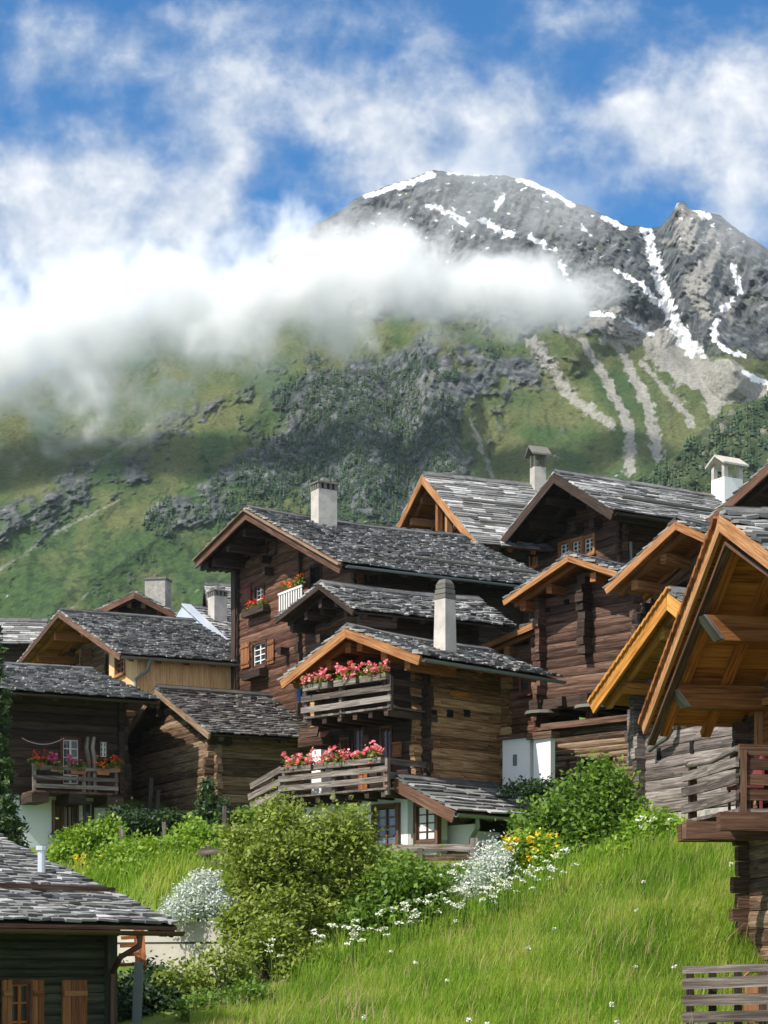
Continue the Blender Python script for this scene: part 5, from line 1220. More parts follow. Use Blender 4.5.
for q in ((H.d, a0, -.6, zl-.02), (a1, H.yb, -.6, zl-.02), (a0, a1, z1, zl-.02), (a0, a1, -.6, z0)): pbox(mb, P_, q[0], q[1], -.45, -.06, q[2], q[3])
mb.box(H.xl, H.xr-.46, H.yb-.4, H.yb-.02, -.6, zl-.02); mb.build('plaster_wall', M['plaster_cool'], H.e)
bw = window(H, 's', BW, 'larch_grey', .07, 0, 0, None, 'glass', depth=.12, out=-.01)
mb = MB(); P2 = H.plane('s'); aw = a1-a0
for f0, f1, nm in ((.06,.26,'a'),(.50,.60,'a')): pbox(mb, P2, a0+aw*f0, a0+aw*f1, -.12, -.09, z0, z1)
mb.build('inner_shutter', M['brown_board'], bw)
mb = MB(); pbox(mb, P2, a0+aw*.64, a0+aw*.78, -.115, -.10, z0+.28, z1-.03); mb.build('curtain', M['curtain_white'], bw)
mb = MB()
for f in (.27,.38,.49,.62,.80): pbox(mb, P2, a0+aw*f, a0+aw*f+.05, -.11, -.07, z0, z1)
mb.build('glazing_bar', M['larch_tan'], bw)
# balcony along the side wall
xb = H.xr+.95; pl = 'x%.3f' % xb
y0_, y1_ = H.sp(33,790,xb)[0], H.sp(118,780,xb)[0]; zf = H.sp(76,794,xb)[1]
mb = MB(); n = 14
for i in range(n): mb.box(H.xr-.02, xb+.06, y0_+(y1_-y0_)*i/n, y0_+(y1_-y0_)*(i+1)/n-.006, zf, zf+.05)
b = mb.build('balcony', M['larch_grey'], H.e)
zs = [H.sp(76,py,xb)[1] for py in (769, 778.5, 787)]
rail(H, pl, y0_, y1_, zs, .10, .04, 0, 'rail_wood', b); posts(H, pl, [y0_+.04, y0_+(y1_-y0_)*.6, y1_-.04], zf, zs[0]+.1, .08, -.09, 'rail_wood', b)
for px in (31, 68, 106):
    y, z = H.sp(px, 797, xb-.2); mb = MB(); mb.box(H.xr-.1, xb+.05, y-.05, y+.38, zf-.24, zf-.01, None, .01, 0); mb.build('joist', M['larch_black'], b)
for px in (88, 94):
    mb = MB(); q = [H.sp(px+dx, py, xb-.06) for dx, py in ((0,737),(-1.5,748),(1,762),(.5,776),(1.5,793))]; mb.tube([(xb-.06, y, z) for y, z in q], [.05,.055,.05,.055,.05], 7); mb.build('crooked_pole', M['rail_wood'], b)
fx = xb-.05
for i, (pa, pb, py, pet, lab) in enumerate(((34,43,762,'petal_red','red geraniums at the spruce end of the shaded balcony'),(50,62,766,'petal_magenta','magenta petunias in a box before the glass door of the shaded balcony'),(70,85,768,'petal_magenta','trailing violet flowers between glass door and crooked poles on the shaded balcony'),(96,108,769,'petal_orange','orange red geraniums below the small window of the shaded balcony'),(113,119,766,'petal_red','red geraniums on the outer corner of the shaded balcony'))):
    ya_, za_ = H.sp(pa, py, fx); yb_, _ = H.sp(pb, py, fx)
    flower_box(H, lab, (fx, ya_, za_-.15), (fx, yb_, za_-.15), pet, 40+i, 'terracotta' if i != 1 else 'larch_tan', 120, bw=.18, bh=.13, group='flower boxes on the shaded balcony', h=.22, ps=.036, leafn=170)
gutter(H, rf, Rp[0]+.05, Rp[1]-.16, 0, yl, .06, 'larch_black')
mb = MB(); q0 = H.sp(22,738,xb-.1); q1 = H.sp(64,738,H.xr+.06); pts = []
for i in range(9): t_ = i/8; pts.append((xb-.1+(H.xr+.06-xb+.1)*t_, q0[0]+(q1[0]-q0[0])*t_, q0[1]+(q1[1]-q0[1])*t_-.16*(1-(2*t_-1)**2)))
mb.tube(pts, .009, 5); mb.build('clothes_line', M['white_paint'], H.e)
mb = MB(); y, z = H.sp(57,836,H.xr+.1); mb.box(H.xr-.04, H.xr+.2, y-.18, y+.18, z-.05, z+.03, None, .01); mb.build('lamp_ledge', M['gutter'], H.e)
H14 = H

# ------------------------------------------------------------------ 16. low log barn between them
H = House('hay_barn', 'low weathered hay barn of rough logs with a mossy brown slab roof', 'barn', 62, 156, 50.4, P(200,805,48.6).z)
A, Rp = H.gp(156,685), H.gp(210,729); L = mirror(Rp, A); yl = H.sp(268,699,A[0])[0]
L = (L[0]+.3, L[1]+.1)
setup(H, .40, None, 214, yl-.3, 760); H.xl = L[0]+.3
rf = roof(H, L, A, Rp, 0, yl, 'slate_brown', 'larch_black', 'larch_tan', .13, .175, rafters=True, jit=.8)
walls(H, -.5, None, ('larch_tan', 'larch_tan'), ext=.22, h=.21)
mb = MB(); x, z = H.gp(151,800,H.d-.3)
for px, t_ in ((151,.10),(158,.09)): x, _ = H.gp(px,790,H.d-.35); zt = H.gp(px, 778 if px < 155 else 790, H.d-.35)[1]; mb.hexa([(x-t_,H.d-.5,-.5),(x+t_,H.d-.5,-.5),(x+t_,H.d-.4,-.5),(x-t_,H.d-.4,-.5),(x-t_*.8,H.d-.4,zt),(x+t_*.7,H.d-.4,zt),(x+t_*.7,H.d-.3,zt),(x-t_*.8,H.d-.3,zt)])
tag(mb.build('leaning_boards', M['rail_wood']), 'two grey boards leaning on the shaded gable of the hay barn', 'board'); o = bpy.data.objects['leaning_boards']; o.location = H.e.location; o.rotation_euler = H.e.rotation_euler
H15 = H

# ------------------------------------------------------------------ 17. near cottage with green boards
H = House('green_cottage', 'low cottage clad in dark green boards with orange shutters and a bright slab roof', 'cottage', 38, 174, 26, P(80,1075,25.5).z)
A, Rp = H.gp(-32,817), H.gp(174,917); L = mirror(Rp, A)
rf = None
y0 = -8.0
H.d = -7.2; H.yb = -.55; H.xr = Rp[0]-.75; H.xl = L[0]+.8
H.yb = H.sp(108, 960, H.xr)[0]
rf = roof(H, L, A, Rp, y0, 0, 'slate_pale', 'green_board', 'brown_board', .16, .14, back_verge=True, wr=(.14,.36), jit=.6, d=-7.2)
mb = MB(); mb.bar((Rp[0]-.01, y0, Rp[1]-.16), (Rp[0]-.01, 0, Rp[1]-.16), .05, .13, (1,0,0)); mb.build('eave_board', M['brown_board'], rf)
gutter(H, rf, Rp[0]+.07, Rp[1]-.20, y0, 0.08, .065, 'gutter_brown')
W1, S1, S0, S2 = (30,980,42,1060), (30,980,42,1060), (0,980,10,1060), (60.5,980,85,1060)
WW = (10.5,984,29,1060)
mb = MB(); log_wall(mb, H.plane('s'), H.d, H.yb, -1, Rp[1]-.2, None, .13, .05, ext=(0,0), holes=[hole(H,'s',WW)], jit=.004); mb.box(H.xr-.2, H.xr-.18, H.d, H.yb, -1, Rp[1]-.2)
mb.build('board_wall', M['green_board'], H.e)
mb = MB(); log_wall(mb, H.plane('b'), H.xl, H.xr, -1, A[1], lambda x: H.prof(x)-.2, .13, .05, ext=(0,0), jit=.004); log_wall(mb, H.plane('g'), H.xl, H.xr, -1, A[1], lambda x: H.prof(x)-.2, .13, .05, ext=(0,0), jit=.004); mb.build('board_wall', M['green_board'], H.e)
mb = MB(); mb.box(H.xr-.1, H.xr+.06, H.yb-.06, H.yb+.12, -1, Rp[1]-.2); mb.build('corner_post', M['green_board'], H.e)
w_ = window(H, 's', WW, 'brown_board', .07, 2, 4, 'rust_wood', 'glass', depth=.04)
for b in (S1, S0, S2): shutter(H, 's', b, 'shutter_orange', .045)
yq = H.sp(140, 925, Rp[0]+.07)[0]; yw = H.sp(112, 950, H.xr+.10)[0]; mb = MB(); mb.tube([(Rp[0]+.07, yq, Rp[1]-.26), (Rp[0]+.06, yq, Rp[1]-.40), (Rp[0]-.2, yq-.1, Rp[1]-.55), (H.xr+.12, yw, Rp[1]-.75), (H.xr+.10, yw, Rp[1]-.95), (H.xr+.10, yw, -1)], .04, 8); mb.build('downpipe', M['gutter_brown'], H.e)
pc = P(41.5, 866, 27.6); y_, z_ = H.sp(41.5, 866, A[0]+(Rp[0]-A[0])*.56); mb = MB(); xx = A[0]+(Rp[0]-A[0])*.56; mb.tube([(xx, y_, z_-.25), (xx, y_, z_+.22)], .055, 10); vp = mb.build('vent_pipe', M['zinc'], rf)
mb = MB(); mb.tube([(xx, y_, z_+.22), (xx, y_, z_+.28)], .08, 10); mb.build('pipe_cap', M['zinc'], vp)
mb = MB(); e = Vector((Rp[0],0,Rp[1])); t_ = Vector((A[0],0,A[1])); p = e.lerp(t_, .2); mb.bar((p.x, y0+.2, p.z+.07), (p.x, -.3, p.z+.07), .06, .07, (1,0,0)); mb.build('snow_rail', M['brown_board'], rf)
H16 = H
# ================================================================== ground sheet
GP = [ # pixel, pixel, distance of ground points
 (745,838,33.5),(700,850,33.5),(650,868,33),(600,890,32.5),(560,905,32.5),(520,915,32.5),(470,935,32),(420,955,31.5),(370,972,31),(330,985,30.5),(290,1000,30),(240,1018,29.5),
 (735,915,29.5),(700,920,28.5),(620,950,27.5),(520,985,26.5),(420,1018,25.5),(738,1045,26.6),(680,995,25),(600,1015,24.5),(790,830,36),(720,1060,22.3),(600,1065,22.4),(780,1050,22.5),(480,1060,23),(770,1055,26.4),(850,1040,26),
 (145,990,34.5),(200,990,33.9),(245,985,33.2),(145,1003,32.6),(200,1003,32.2),(110,990,34.9),(60,988,35.3),(130,992,34.6),(110,900,36.1),(60,905,36.5),(110,1000,33.5),(150,912,35.6),(200,918,35.2),(245,928,34.4),
 (560,850,38),(620,830,38),(505,880,36.5),(450,880,36.5),(400,862,40),(330,860,40),(260,850,42),(205,850,43),(150,842,44),(100,850,44),(40,862,44),(230,872,37),(170,895,35.6),(130,885,36),(60,900,36),
 (60,862,47),(110,862,46),(200,808,49),(250,812,47),(400,864,42),(470,862,41.5),(430,868,40.5),(350,862,42),(540,818,43),(580,796,45),(530,800,45),(640,812,39),(680,815,38),
 (100,1010,30),(200,997,31.5),(170,1005,29.5),(20,1080,26),(120,1060,24)]
gpts = [tuple(P(*g)) for g in GP] + [(-20,0,-1.9),(0,0,-1.9),(20,0,-1.2),(0,8,-1.7),(-10,10,-2),(10,12,-1.2),(-10,18,-1.6),(0,18,-1.1),(14,20,.3),(-30,30,-1.2),(30,30,4),(-30,60,7),(0,60,6.5),(30,60,9),(-40,80,10),(0,80,9.5),(40,80,12),(-60,120,18),(0,120,18),(60,120,20),(-70,0,-2),(70,0,2),(70,60,12),(-70,60,7),(-150,250,38),(0,250,38),(150,250,40),(-200,420,62),(0,420,62),(200,420,64),(-250,520,80),(0,520,80),(250,520,80)]
gpts = np.array(gpts)
def _rbf(pts):
    d = np.linalg.norm(pts[:, None, :2]-pts[None, :, :2], axis=2); n = len(pts); A = np.zeros((n+3, n+3)); A[:n, :n] = d+np.eye(n)*-.25; A[:n, n] = 1; A[:n, n+1:] = pts[:, :2]; A[n, :n] = 1; A[n+1:, :n] = pts[:, :2].T
    return np.linalg.solve(A, np.concatenate([pts[:, 2], [0, 0, 0]]))
_w = _rbf(gpts)
def G(x, y):
    x = np.asarray(x, float); y = np.asarray(y, float); s = _w[-3]+_w[-2]*x+_w[-1]*y
    for (px, py, _), c in zip(gpts, _w[:-3]): s = s+c*np.hypot(x-px, y-py)
    return s + .10*fbm(x/2.2, y/2.2, 3, 201)
xs = np.concatenate([np.linspace(-260, -26, 30), np.linspace(-25, 25, 170), np.linspace(26, 260, 30)]); ys = np.concatenate([np.linspace(0, 14, 15), np.linspace(14.3, 56, 150), np.linspace(57, 120, 40), np.linspace(125, 520, 45)])
gx, gy = np.meshgrid(xs, ys); gz = G(gx, gy); nx_, ny_ = len(xs), len(ys)
ii = (np.arange(ny_-1)[:, None]*nx_+np.arange(nx_-1)[None, :]).ravel()
m, nt, out = nmat('meadow_soil'); tc = N(nt, 'ShaderNodeTexCoord'); na = N(nt, 'ShaderNodeTexNoise', i_Scale=1.1, i_Detail=8, i_Roughness=.7); nt.links.new(tc.outputs['Object'], na.inputs['Vector'])
principled(nt, out, ramp(nt, na.outputs[0], [(.3, (.05,.085,.018)), (.5, (.11,.17,.03)), (.7, (.18,.20,.055))]), .95, .1, na.outputs[0], .8, .1)
tag(mesh_np('ground', np.stack([gx, gy, gz], -1).reshape(-1, 3), np.stack([ii, ii+1, ii+nx_+1, ii+nx_], -1), None, m, None, True), 'sloping grassy ground under the village', 'ground', kind='structure')

# ------------------------------------------------------------------ meadow grass
def grass(name, label, poly, dens_n, hr, wr, mat, seed, Yr, bend=.35, pxj=0, keep=None):
    """blades spread over the ground inside a pixel polygon"""
    rg = np.random.default_rng(seed); xs_, ys_ = [], []
    X = rg.uniform(-14, 16, dens_n*6); Yv = rg.uniform(Yr[0], Yr[1], dens_n*6); Z = G(X, Yv)
    px = CX+F*X/Yv; py = HZ-F*Z/Yv; m = inpoly(px, py, poly)
    if keep is not None: m &= keep(px, py, rg)
    X, Yv, Z = X[m][:dens_n], Yv[m][:dens_n], Z[m][:dens_n]; n = len(X)
    tuft = fbm(X/.9, Yv/.9, 3, seed); h = rg.uniform(*hr, n)*(1+.7*tuft); w = rg.uniform(*wr, n)
    a = rg.uniform(0, 2*PI, n); d = np.stack([np.cos(a), np.sin(a), 0*a], -1); side = np.stack([-np.sin(a), np.cos(a), 0*a], -1); side[:, 1] *= .4; side /= np.linalg.norm(side, axis=1)[:, None]
    d[:, 0] += .35; B = np.stack([X, Yv, Z-.03], -1); bd = (bend*rg.uniform(.2, 1.3, n)*h)[:, None]; up = np.array([0, 0, 1.0]); hh = h[:, None]; ww = w[:, None]
    v = np.stack([B-side*ww*.5, B+side*ww*.5, B+up*hh*.55+d*bd*.3+side*ww*.4, B+up*hh*.55+d*bd*.3-side*ww*.4, B+up*hh+d*bd+side*ww*.06, B+up*hh+d*bd-side*ww*.06], 1)
    i = np.arange(n)[:, None]*6; q = np.concatenate([i+np.array([[0,1,2,3]]), i+np.array([[3,2,4,5]])], 0)
    patch = np.clip(.45+1.1*fbm(X/1.3, Yv/2.2, 4, seed+7), 0, 1); r = np.clip(.62*patch+.42*rg.random(n)-.02, 0, 1)
    return tag(mesh_np(name, v.reshape(-1, 3), q, np.concatenate([r, r]), M[mat]), label, 'grass', kind='stuff')
M['grass_blade'] = leafmat('grass_blade', [(0, (.085,.17,.018)), (.4, (.21,.335,.034)), (.72, (.33,.40,.065)), (1, (.43,.38,.15))], .45, .1)
M['seed_stalk'] = leafmat('seed_stalk', [(0, (.30,.30,.09)), (.6, (.42,.34,.16)), (1, (.48,.34,.24))], .3, .1)
MEADOW = [(745,822),(700,838),(640,858),(600,882),(560,900),(500,915),(440,940),(370,965),(320,985),(250,1000),(190,1024),(190,1090),(800,1090),(800,822)]
grass('meadow_grass', 'tall sunlit meadow grass sloping down from the barns', MEADOW, 175000, (.11,.31), (.007,.016), 'grass_blade', 31, (18, 37))
grass('seed_grass', 'thin flowering grass stalks above the meadow', MEADOW, 4500, (.30,.52), (.004,.010), 'seed_stalk', 35, (18, 37), .45)
GARDEN = [(50,880),(120,868),(230,842),(300,868),(500,880),(560,845),(640,835),(700,835),(650,880),(500,930),(330,990),(240,975),(240,930),(150,912),(60,900)]
grass('garden_grass', 'rough grass and weeds on the terrace below the hay barn', GARDEN, 26000, (.15,.45), (.015,.03), 'grass_blade', 33, (30, 46))
# cow parsley: stems with white umbels
def umbels(name, label, spots, mat, seed, hr=(.5,.95), rad=.065, leaf='leaf_mid', group=None, cat='flowers'):
    rg = np.random.default_rng(seed); X = []; r_ = []; V = []; Qq = []; base = 0; SV = MB(); C = []
    for (px, py, Yd) in spots:
        p = P(px, py, Yd); z = float(G(p.x, p.y)); h = rg.uniform(*hr); top = Vector((p.x+rg.normal()*.08, p.y, max(z+h, p.z)))
        SV.tube([(p.x, p.y, z-.05), ((p.x+top.x)/2, p.y, (z+top.z)/2), top], [.008, .006, .004], 4)
        n = 22; a = rg.uniform(0, 2*PI, n); rr = rad*np.sqrt(rg.random(n)); C.append(np.stack([top.x+rr*np.cos(a), top.y+rr*np.sin(a), top.z-.25*rr*rr/rad+rg.normal(size=n)*.012], -1))
    C = np.concatenate(C); v, q = leaf_quads(C, .017, rg, .9, upz=.8)
    return C, v, q, rg, SV
def cow_parsley(label, spots, seed, hr=(.5,.95), rad=.065):
    C, v, q, rg, SV = umbels('x', label, spots, 'petal_white', seed, hr, rad)
    o = mesh_np('cow_parsley', v, q, rg.random(len(q)), M['petal_white']); tag(o, label, 'wildflowers', kind='stuff')
    s = SV.build('stem', M['leaf_mid'], o); return o
rg = np.random.default_rng(77); sp = []
for (x0,y0,x1,y1,Ya,Yb_,n,jit) in ((335,985,420,955,30.8,31.6,60,10),(410,960,500,925,31.5,32.2,85,10),(490,928,565,900,32.2,32.6,80,9),(445,930,520,890,33,34.5,40,12),(255,985,340,970,30.5,31,18,8),(600,880,700,850,33,33.5,14,10)):
    for i in range(int(n*.5)): t_ = rg.random(); sp.append((x0+(x1-x0)*t_+rg.normal()*6, y0+(y1-y0)*t_-6+rg.normal()*jit, Ya+(Yb_-Ya)*t_+rg.normal()*.25))
cow_parsley('drifts of white cow parsley along the upper edge of the meadow', sp, 78)
sp = [(rg.uniform(300,740), 0, 0) for _ in range(70)]; sp2 = []
for _ in range(16):
    px = rg.uniform(330, 745); Yd = rg.uniform(22, 33); X_ = (px-CX)/F*Yd; z = float(G(X_, Yd)); py = HZ-F*(z+.45)/Yd
    if inpoly(np.array(px), np.array(py+20), MEADOW): sp2.append((px, py, Yd))
C, v, q, rgx, SV = umbels('x', '', sp2, 'petal_white', 79, (.3,.4), .03)
o = mesh_np('meadow_flowers', v, q, rgx.random(len(q)), M['petal_white']); tag(o, 'scattered white flower heads in the meadow grass', 'wildflowers', kind='stuff'); SV.build('stem', M['leaf_mid'], o)

# ================================================================== shrubs and trees, each a thing
bush('shrub', 'big rounded olive green shrub in front of the balcony chalet', 'shrub', [(300,872,34.5,.9,.9,.85),(335,856,34.7,.6,.8,.7),(262,880,34.6,.55,.8,.8),(375,892,34.8,.6,.8,.55),(240,858,35,.3,.5,.5),(330,920,34.2,.8,.8,.6),(278,832,34.9,.4,.6,.5),(250,915,34.4,.4,.5,.5),(355,838,34.9,.3,.4,.4)], (320,975,34.6), 'leaf_olive', 2500, 12, .048, .105, 301, stems=16, shell=(.5,1.16), rough=.5)
bush('shrub', 'darker glossy shrub growing against the big olive shrub', 'shrub', [(405,910,33.9,.7,.7,.75),(432,914,34.2,.33,.5,.5),(370,935,33.7,.6,.6,.5),(425,935,33.6,.45,.5,.45)], (400,970,33.9), 'leaf_mid', 1250, 12, .056, .12, 302, stems=9, shell=(.45,1.16), rough=.5)
bush('shrub', 'fresh green shrub at the foot of the big olive shrub', 'shrub', [(270,950,32.6,.55,.5,.45),(245,930,33,.4,.4,.35),(300,968,32.3,.4,.4,.3),(280,915,33.2,.35,.3,.4)], (270,988,32.6), 'leaf_olive', 520, 14, .05, .11, 303, stems=8)
bush('shrub', 'low spreading olive shrub with arching bare twigs before the concrete wall', 'shrub', [(185,985,30.0,.42,.4,.22),(222,965,30.4,.42,.4,.20),(168,1000,29.8,.25,.3,.18),(235,985,30.6,.3,.3,.2)], (215,1012,30.1), 'leaf_olive', 230, 11, .045, .10, 304, stems=11, rough=.4)
bush('shrub', 'tall light green elder shrub between the lean-to and the grey barn', 'shrub', [(575,835,37,.75,.7,.75),(605,805,37.3,.5,.6,.55),(590,860,36.5,.7,.6,.5),(540,850,37,.45,.5,.5),(620,840,36.8,.45,.5,.6),(598,785,37.4,.28,.3,.35)], (585,885,36.8), 'leaf_mid', 1550, 12, .06, .125, 305, stems=12, shell=(.45,1.2), rough=.55)
bush('shrub', 'bright green shrub at the rubble footing of the grey barn', 'shrub', [(655,838,35.2,.42,.4,.36),(640,858,35,.45,.4,.35),(668,860,34.8,.35,.35,.3),(628,870,34.8,.4,.4,.3),(605,885,34.6,.4,.4,.3)], (645,880,34.9), 'leaf_lime', 700, 12, .055, .115, 306, stems=7, shell=(.5,1.18), rough=.5)
bush('shrub', 'yellow green shrub with yellow blossom beside the wooden handrail', 'shrub', [(530,858,35.8,.4,.4,.4),(510,870,35.6,.3,.3,.3),(550,870,35.4,.4,.4,.35),(540,890,35.2,.45,.4,.3)], (530,895,35.6), 'leaf_lime', 560, 13, .05, .10, 307, stems=6)
e = bpy.data.objects['shrub.006']; rg = np.random.default_rng(8); C = []
for _ in range(42):
    px, py = rg.uniform(505,560), rg.uniform(832,872); c = np.array(P(px, py, 35.25)-P(530,895,35.6)); C.append(c+rg.normal(size=(9,3))*.035)
v, q = leaf_quads(np.concatenate(C), .032, rg, .9); mesh_np('blossom', v, q, rg.random(len(q)), M['petal_yellow'], e)
bush('silver_bush', 'silvery white leaved bush spilling over the concrete wall', 'shrub', [(198,905,34.2,.48,.4,.36),(180,915,34.1,.3,.35,.25),(220,915,34.1,.32,.35,.3),(205,888,34.4,.28,.3,.25)], (200,935,34.4), 'leaf_silver', 620, 14, .036, .075, 308, stems=4, aspect=.4)
bush('silver_bush', 'silvery bush below the grey fence of the balcony chalet', 'shrub', [(488,885,34.6,.34,.35,.5),(470,905,34.4,.34,.3,.45),(495,860,35.2,.25,.3,.3),(455,915,34.3,.25,.3,.3)], (478,930,34.5), 'leaf_silver', 430, 13, .036, .09, 309, stems=6, aspect=.4, rough=.4)
bush('garden_plants', 'fresh green garden plants in front of the shaded white base', 'plants', [(80,850,41,.45,.4,.42),(105,845,41.5,.4,.4,.45),(65,862,40.6,.3,.3,.3),(125,860,40.5,.4,.4,.3)], (95,875,41), 'leaf_lime', 620, 13, .05, .10, 310, stems=0, upz=.1)
bush('garden_plants', 'pale green weeds on the bank above the silvery bush', 'plants', [(150,866,38,.6,.5,.42),(182,862,38,.5,.4,.38),(195,845,39,.4,.4,.35),(120,868,38.5,.45,.4,.38),(165,880,37.4,.5,.4,.3),(130,885,37.5,.45,.4,.3),(165,890,37,.4,.4,.25),(105,890,37.5,.35,.35,.3)], (150,900,37.5), 'leaf_lime', 1150, 12, .05, .12, 311, stems=0, upz=.1, rough=.5)
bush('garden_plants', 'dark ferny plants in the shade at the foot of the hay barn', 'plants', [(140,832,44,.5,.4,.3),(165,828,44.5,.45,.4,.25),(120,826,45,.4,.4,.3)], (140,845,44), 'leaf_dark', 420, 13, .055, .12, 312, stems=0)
bush('garden_plants', 'olive green plants between the fence post and the conical conifer', 'plants', [(225,850,39.5,.35,.3,.35),(190,852,40,.35,.3,.3),(245,830,41,.4,.35,.3)], (215,868,39.7), 'leaf_mid', 380, 13, .05, .11, 313, stems=0)
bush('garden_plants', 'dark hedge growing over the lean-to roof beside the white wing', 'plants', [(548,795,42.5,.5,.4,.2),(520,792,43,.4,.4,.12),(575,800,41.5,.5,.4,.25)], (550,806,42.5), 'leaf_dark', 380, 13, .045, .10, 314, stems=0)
bush('garden_plants', 'tangled green plants below the low grey fence boards', 'plants', [(445,890,36.0,.35,.3,.25),(505,890,35,.3,.3,.3),(450,895,35.2,.4,.4,.3)], (450,905,35.6), 'leaf_mid', 460, 13, .05, .11, 315, stems=0)
bush('garden_plants', 'added dark leaves standing in for the shade between the green cottage and the low olive shrub', 'plants', [(135,1000,30,.4,.3,.3),(158,1010,29.6,.35,.3,.3),(128,1020,29.3,.3,.3,.3),(150,985,31,.3,.3,.25)], (142,1030,29.6), 'leaf_dark', 420, 12, .05, .10, 317, stems=0)  # dark foliage added in place of the shadow cast by the cottage
bush('garden_plants', 'leafy plants at the lower end of the meadow edge', 'plants', [(205,1010,28.6,.4,.3,.16),(245,1000,29.3,.4,.3,.16)], (225,1022,28.8), 'leaf_mid', 240, 12, .04, .09, 316, stems=0)
# yellow daisies at the garden front
rg = np.random.default_rng(18); sv = MB(); C = []; B = P(85,885,40)
for _ in range(34):
    px, py = rg.uniform(74,104), rg.uniform(856,872); t_ = P(px, py, 39.8)-B; sv.tube([t_-Vector((rg.normal()*.03,0,.45)), t_], [.007,.005], 4)
    an = np.arange(9)*2*PI/9; C.append(np.array(t_)+np.stack([.04*np.cos(an), .01*np.sin(an)-.02, .04*np.sin(an)], -1))
e = tag(empty('daisy_clump', B), 'clump of tall yellow daisies in front of the garden plants', 'flowers'); sv.build('stem', M['leaf_mid'], e); v, q = leaf_quads(np.concatenate(C), .034, rg, .7); mesh_np('blossom', v, q, rg.random(len(q)), M['petal_yellow'], e)

def conifer(name, label, px, py_base, py_top, Y, rmax, nb, seed, cat='tree', droop=.25, per=26, ns=.06):
    rg = np.random.default_rng(seed); B = P(px, py_base, Y); h = (py_base-py_top)*Y/F; e = tag(empty(name, B), label, cat)
    mb = MB(); mb.tube([(0,0,-.2),(0,0,h*.5),(0,0,h)], [rmax*.06+.03, rmax*.035+.015, .01], 8); mb.build('trunk', M['bark'], e)
    C = []; rr = []; bm_ = MB()
    for i in range(nb):
        t_ = (i+rg.random())/nb; z = h*(.04+.95*t_); L = rmax*(1-t_)**.8*rg.uniform(.65,1.12)+.06; a = i*2.4+rg.normal()*.3
        d = np.array([math.cos(a), math.sin(a), 0]); n = max(3, int(per*L/rmax)); s = rg.random(n)**.7
        pos = d*s[:, None]*L; pos[:, 2] += z-droop*L*np.sin(s*2.2)+.12*L*s**2; pos += rg.normal(size=(n,3))*[.05,.05,.03]
        k = 9; C.append(np.repeat(pos, k, 0)+rg.normal(size=(n*k, 3))*[.05,.05,.045]); rr.append(np.clip(np.repeat(.25+.45*s+.2*rg.random(), k)*.8 if False else np.repeat(.15+.55*s, k)+rg.random(n*k)*.3, 0, 1))
        if L > .25: bm_.tube([(0,0,z), tuple(d*L*.5+[0,0,z-droop*L*.8]), tuple(d*L*.9+[0,0,z-droop*L*.75])], [.02,.012,.005], 5)
    bm_.build('branch', M['bark'], e); C = np.concatenate(C); v, q = leaf_quads(C, ns, rg, .32, upz=.1); mesh_np('foliage', v, q, np.concatenate(rr), M['needle'], e); return e
conifer('spruce_tree', 'dark spruce standing beside the flowered balcony of the shaded chalet', -14, 850, 575, 41, .72, 120, 401, per=40, ns=.075)
conifer('conifer', 'slim young conifer at the corner of the hay barn', 208, 855, 778, 42, .42, 46, 402, per=22, ns=.055)
conifer('conifer', 'small yellow green young conifer growing by the wooden post behind the big shrub', 226, 850, 800, 40.5, .3, 30, 403, per=18, ns=.05)
conifer('conifer', 'low bright spruce bough clump beside the roof of the green cottage', 6, 850, 796, 36, .36, 30, 404, per=22, ns=.065)

# ================================================================== walls, fences and posts of the garden
def thing_bars(name, label, cat, base, parts, group=None):
    """parts: (part name, material, [(p0, p1, w, h) ...]) given as world points"""
    e = tag(empty(name, base), label, cat, group)
    for pn, mt, a, b, w_, h_ in parts:
        mb = MB(); a = Vector(a)-Vector(base); b = Vector(b)-Vector(base); up = (0,0,1) if abs((b-a).normalized().z) < .9 else (0,1,0); mb.bar(a, b, w_, h_, up); mb.build(pn, M[mt], e)
    return e
Yw = 34.4
a = P(139,917,34.9); b_ = P(252,932,33.4)
mb = MB(); d = (b_-a); d.z = 0; nrm = Vector((-d.y, d.x, 0)).normalized(); e = tag(empty('retaining_wall', a), 'pale concrete retaining wall below the silvery bush', 'wall')
def wb(z0, z1, f0, f1, t0, t1, mat, nm):
    mb = MB(); p = Vector((0,0,0)); q = [d*f0+nrm*t0, d*f1+nrm*t0, d*f1+nrm*t1, d*f0+nrm*t1]; mb.hexa([v+Vector((0,0,z0)) for v in q]+[v+Vector((0,0,z1)) for v in q]); return mb.build(nm, M[mat], e)
zt = 0; zc = P(200,943,34.4).z-a.z
for f0, f1 in ((-.95,.42),(.425,.72),(.725,1.08)): wb(-2.2, zc-.02, f0, f1, 0, .35, 'concrete', 'wall_panel')
wb(zc+.02, zt-.16, -.95, .38, .02, .33, 'concrete', 'wall_panel'); wb(zc+.02, zt-.10,   .385, 1.08, -.01, .33, 'concrete', 'wall_panel'); wb(zc-.02, zc+.02, -.95, 1.08, .05, .3, 'cap_stone', 'joint')
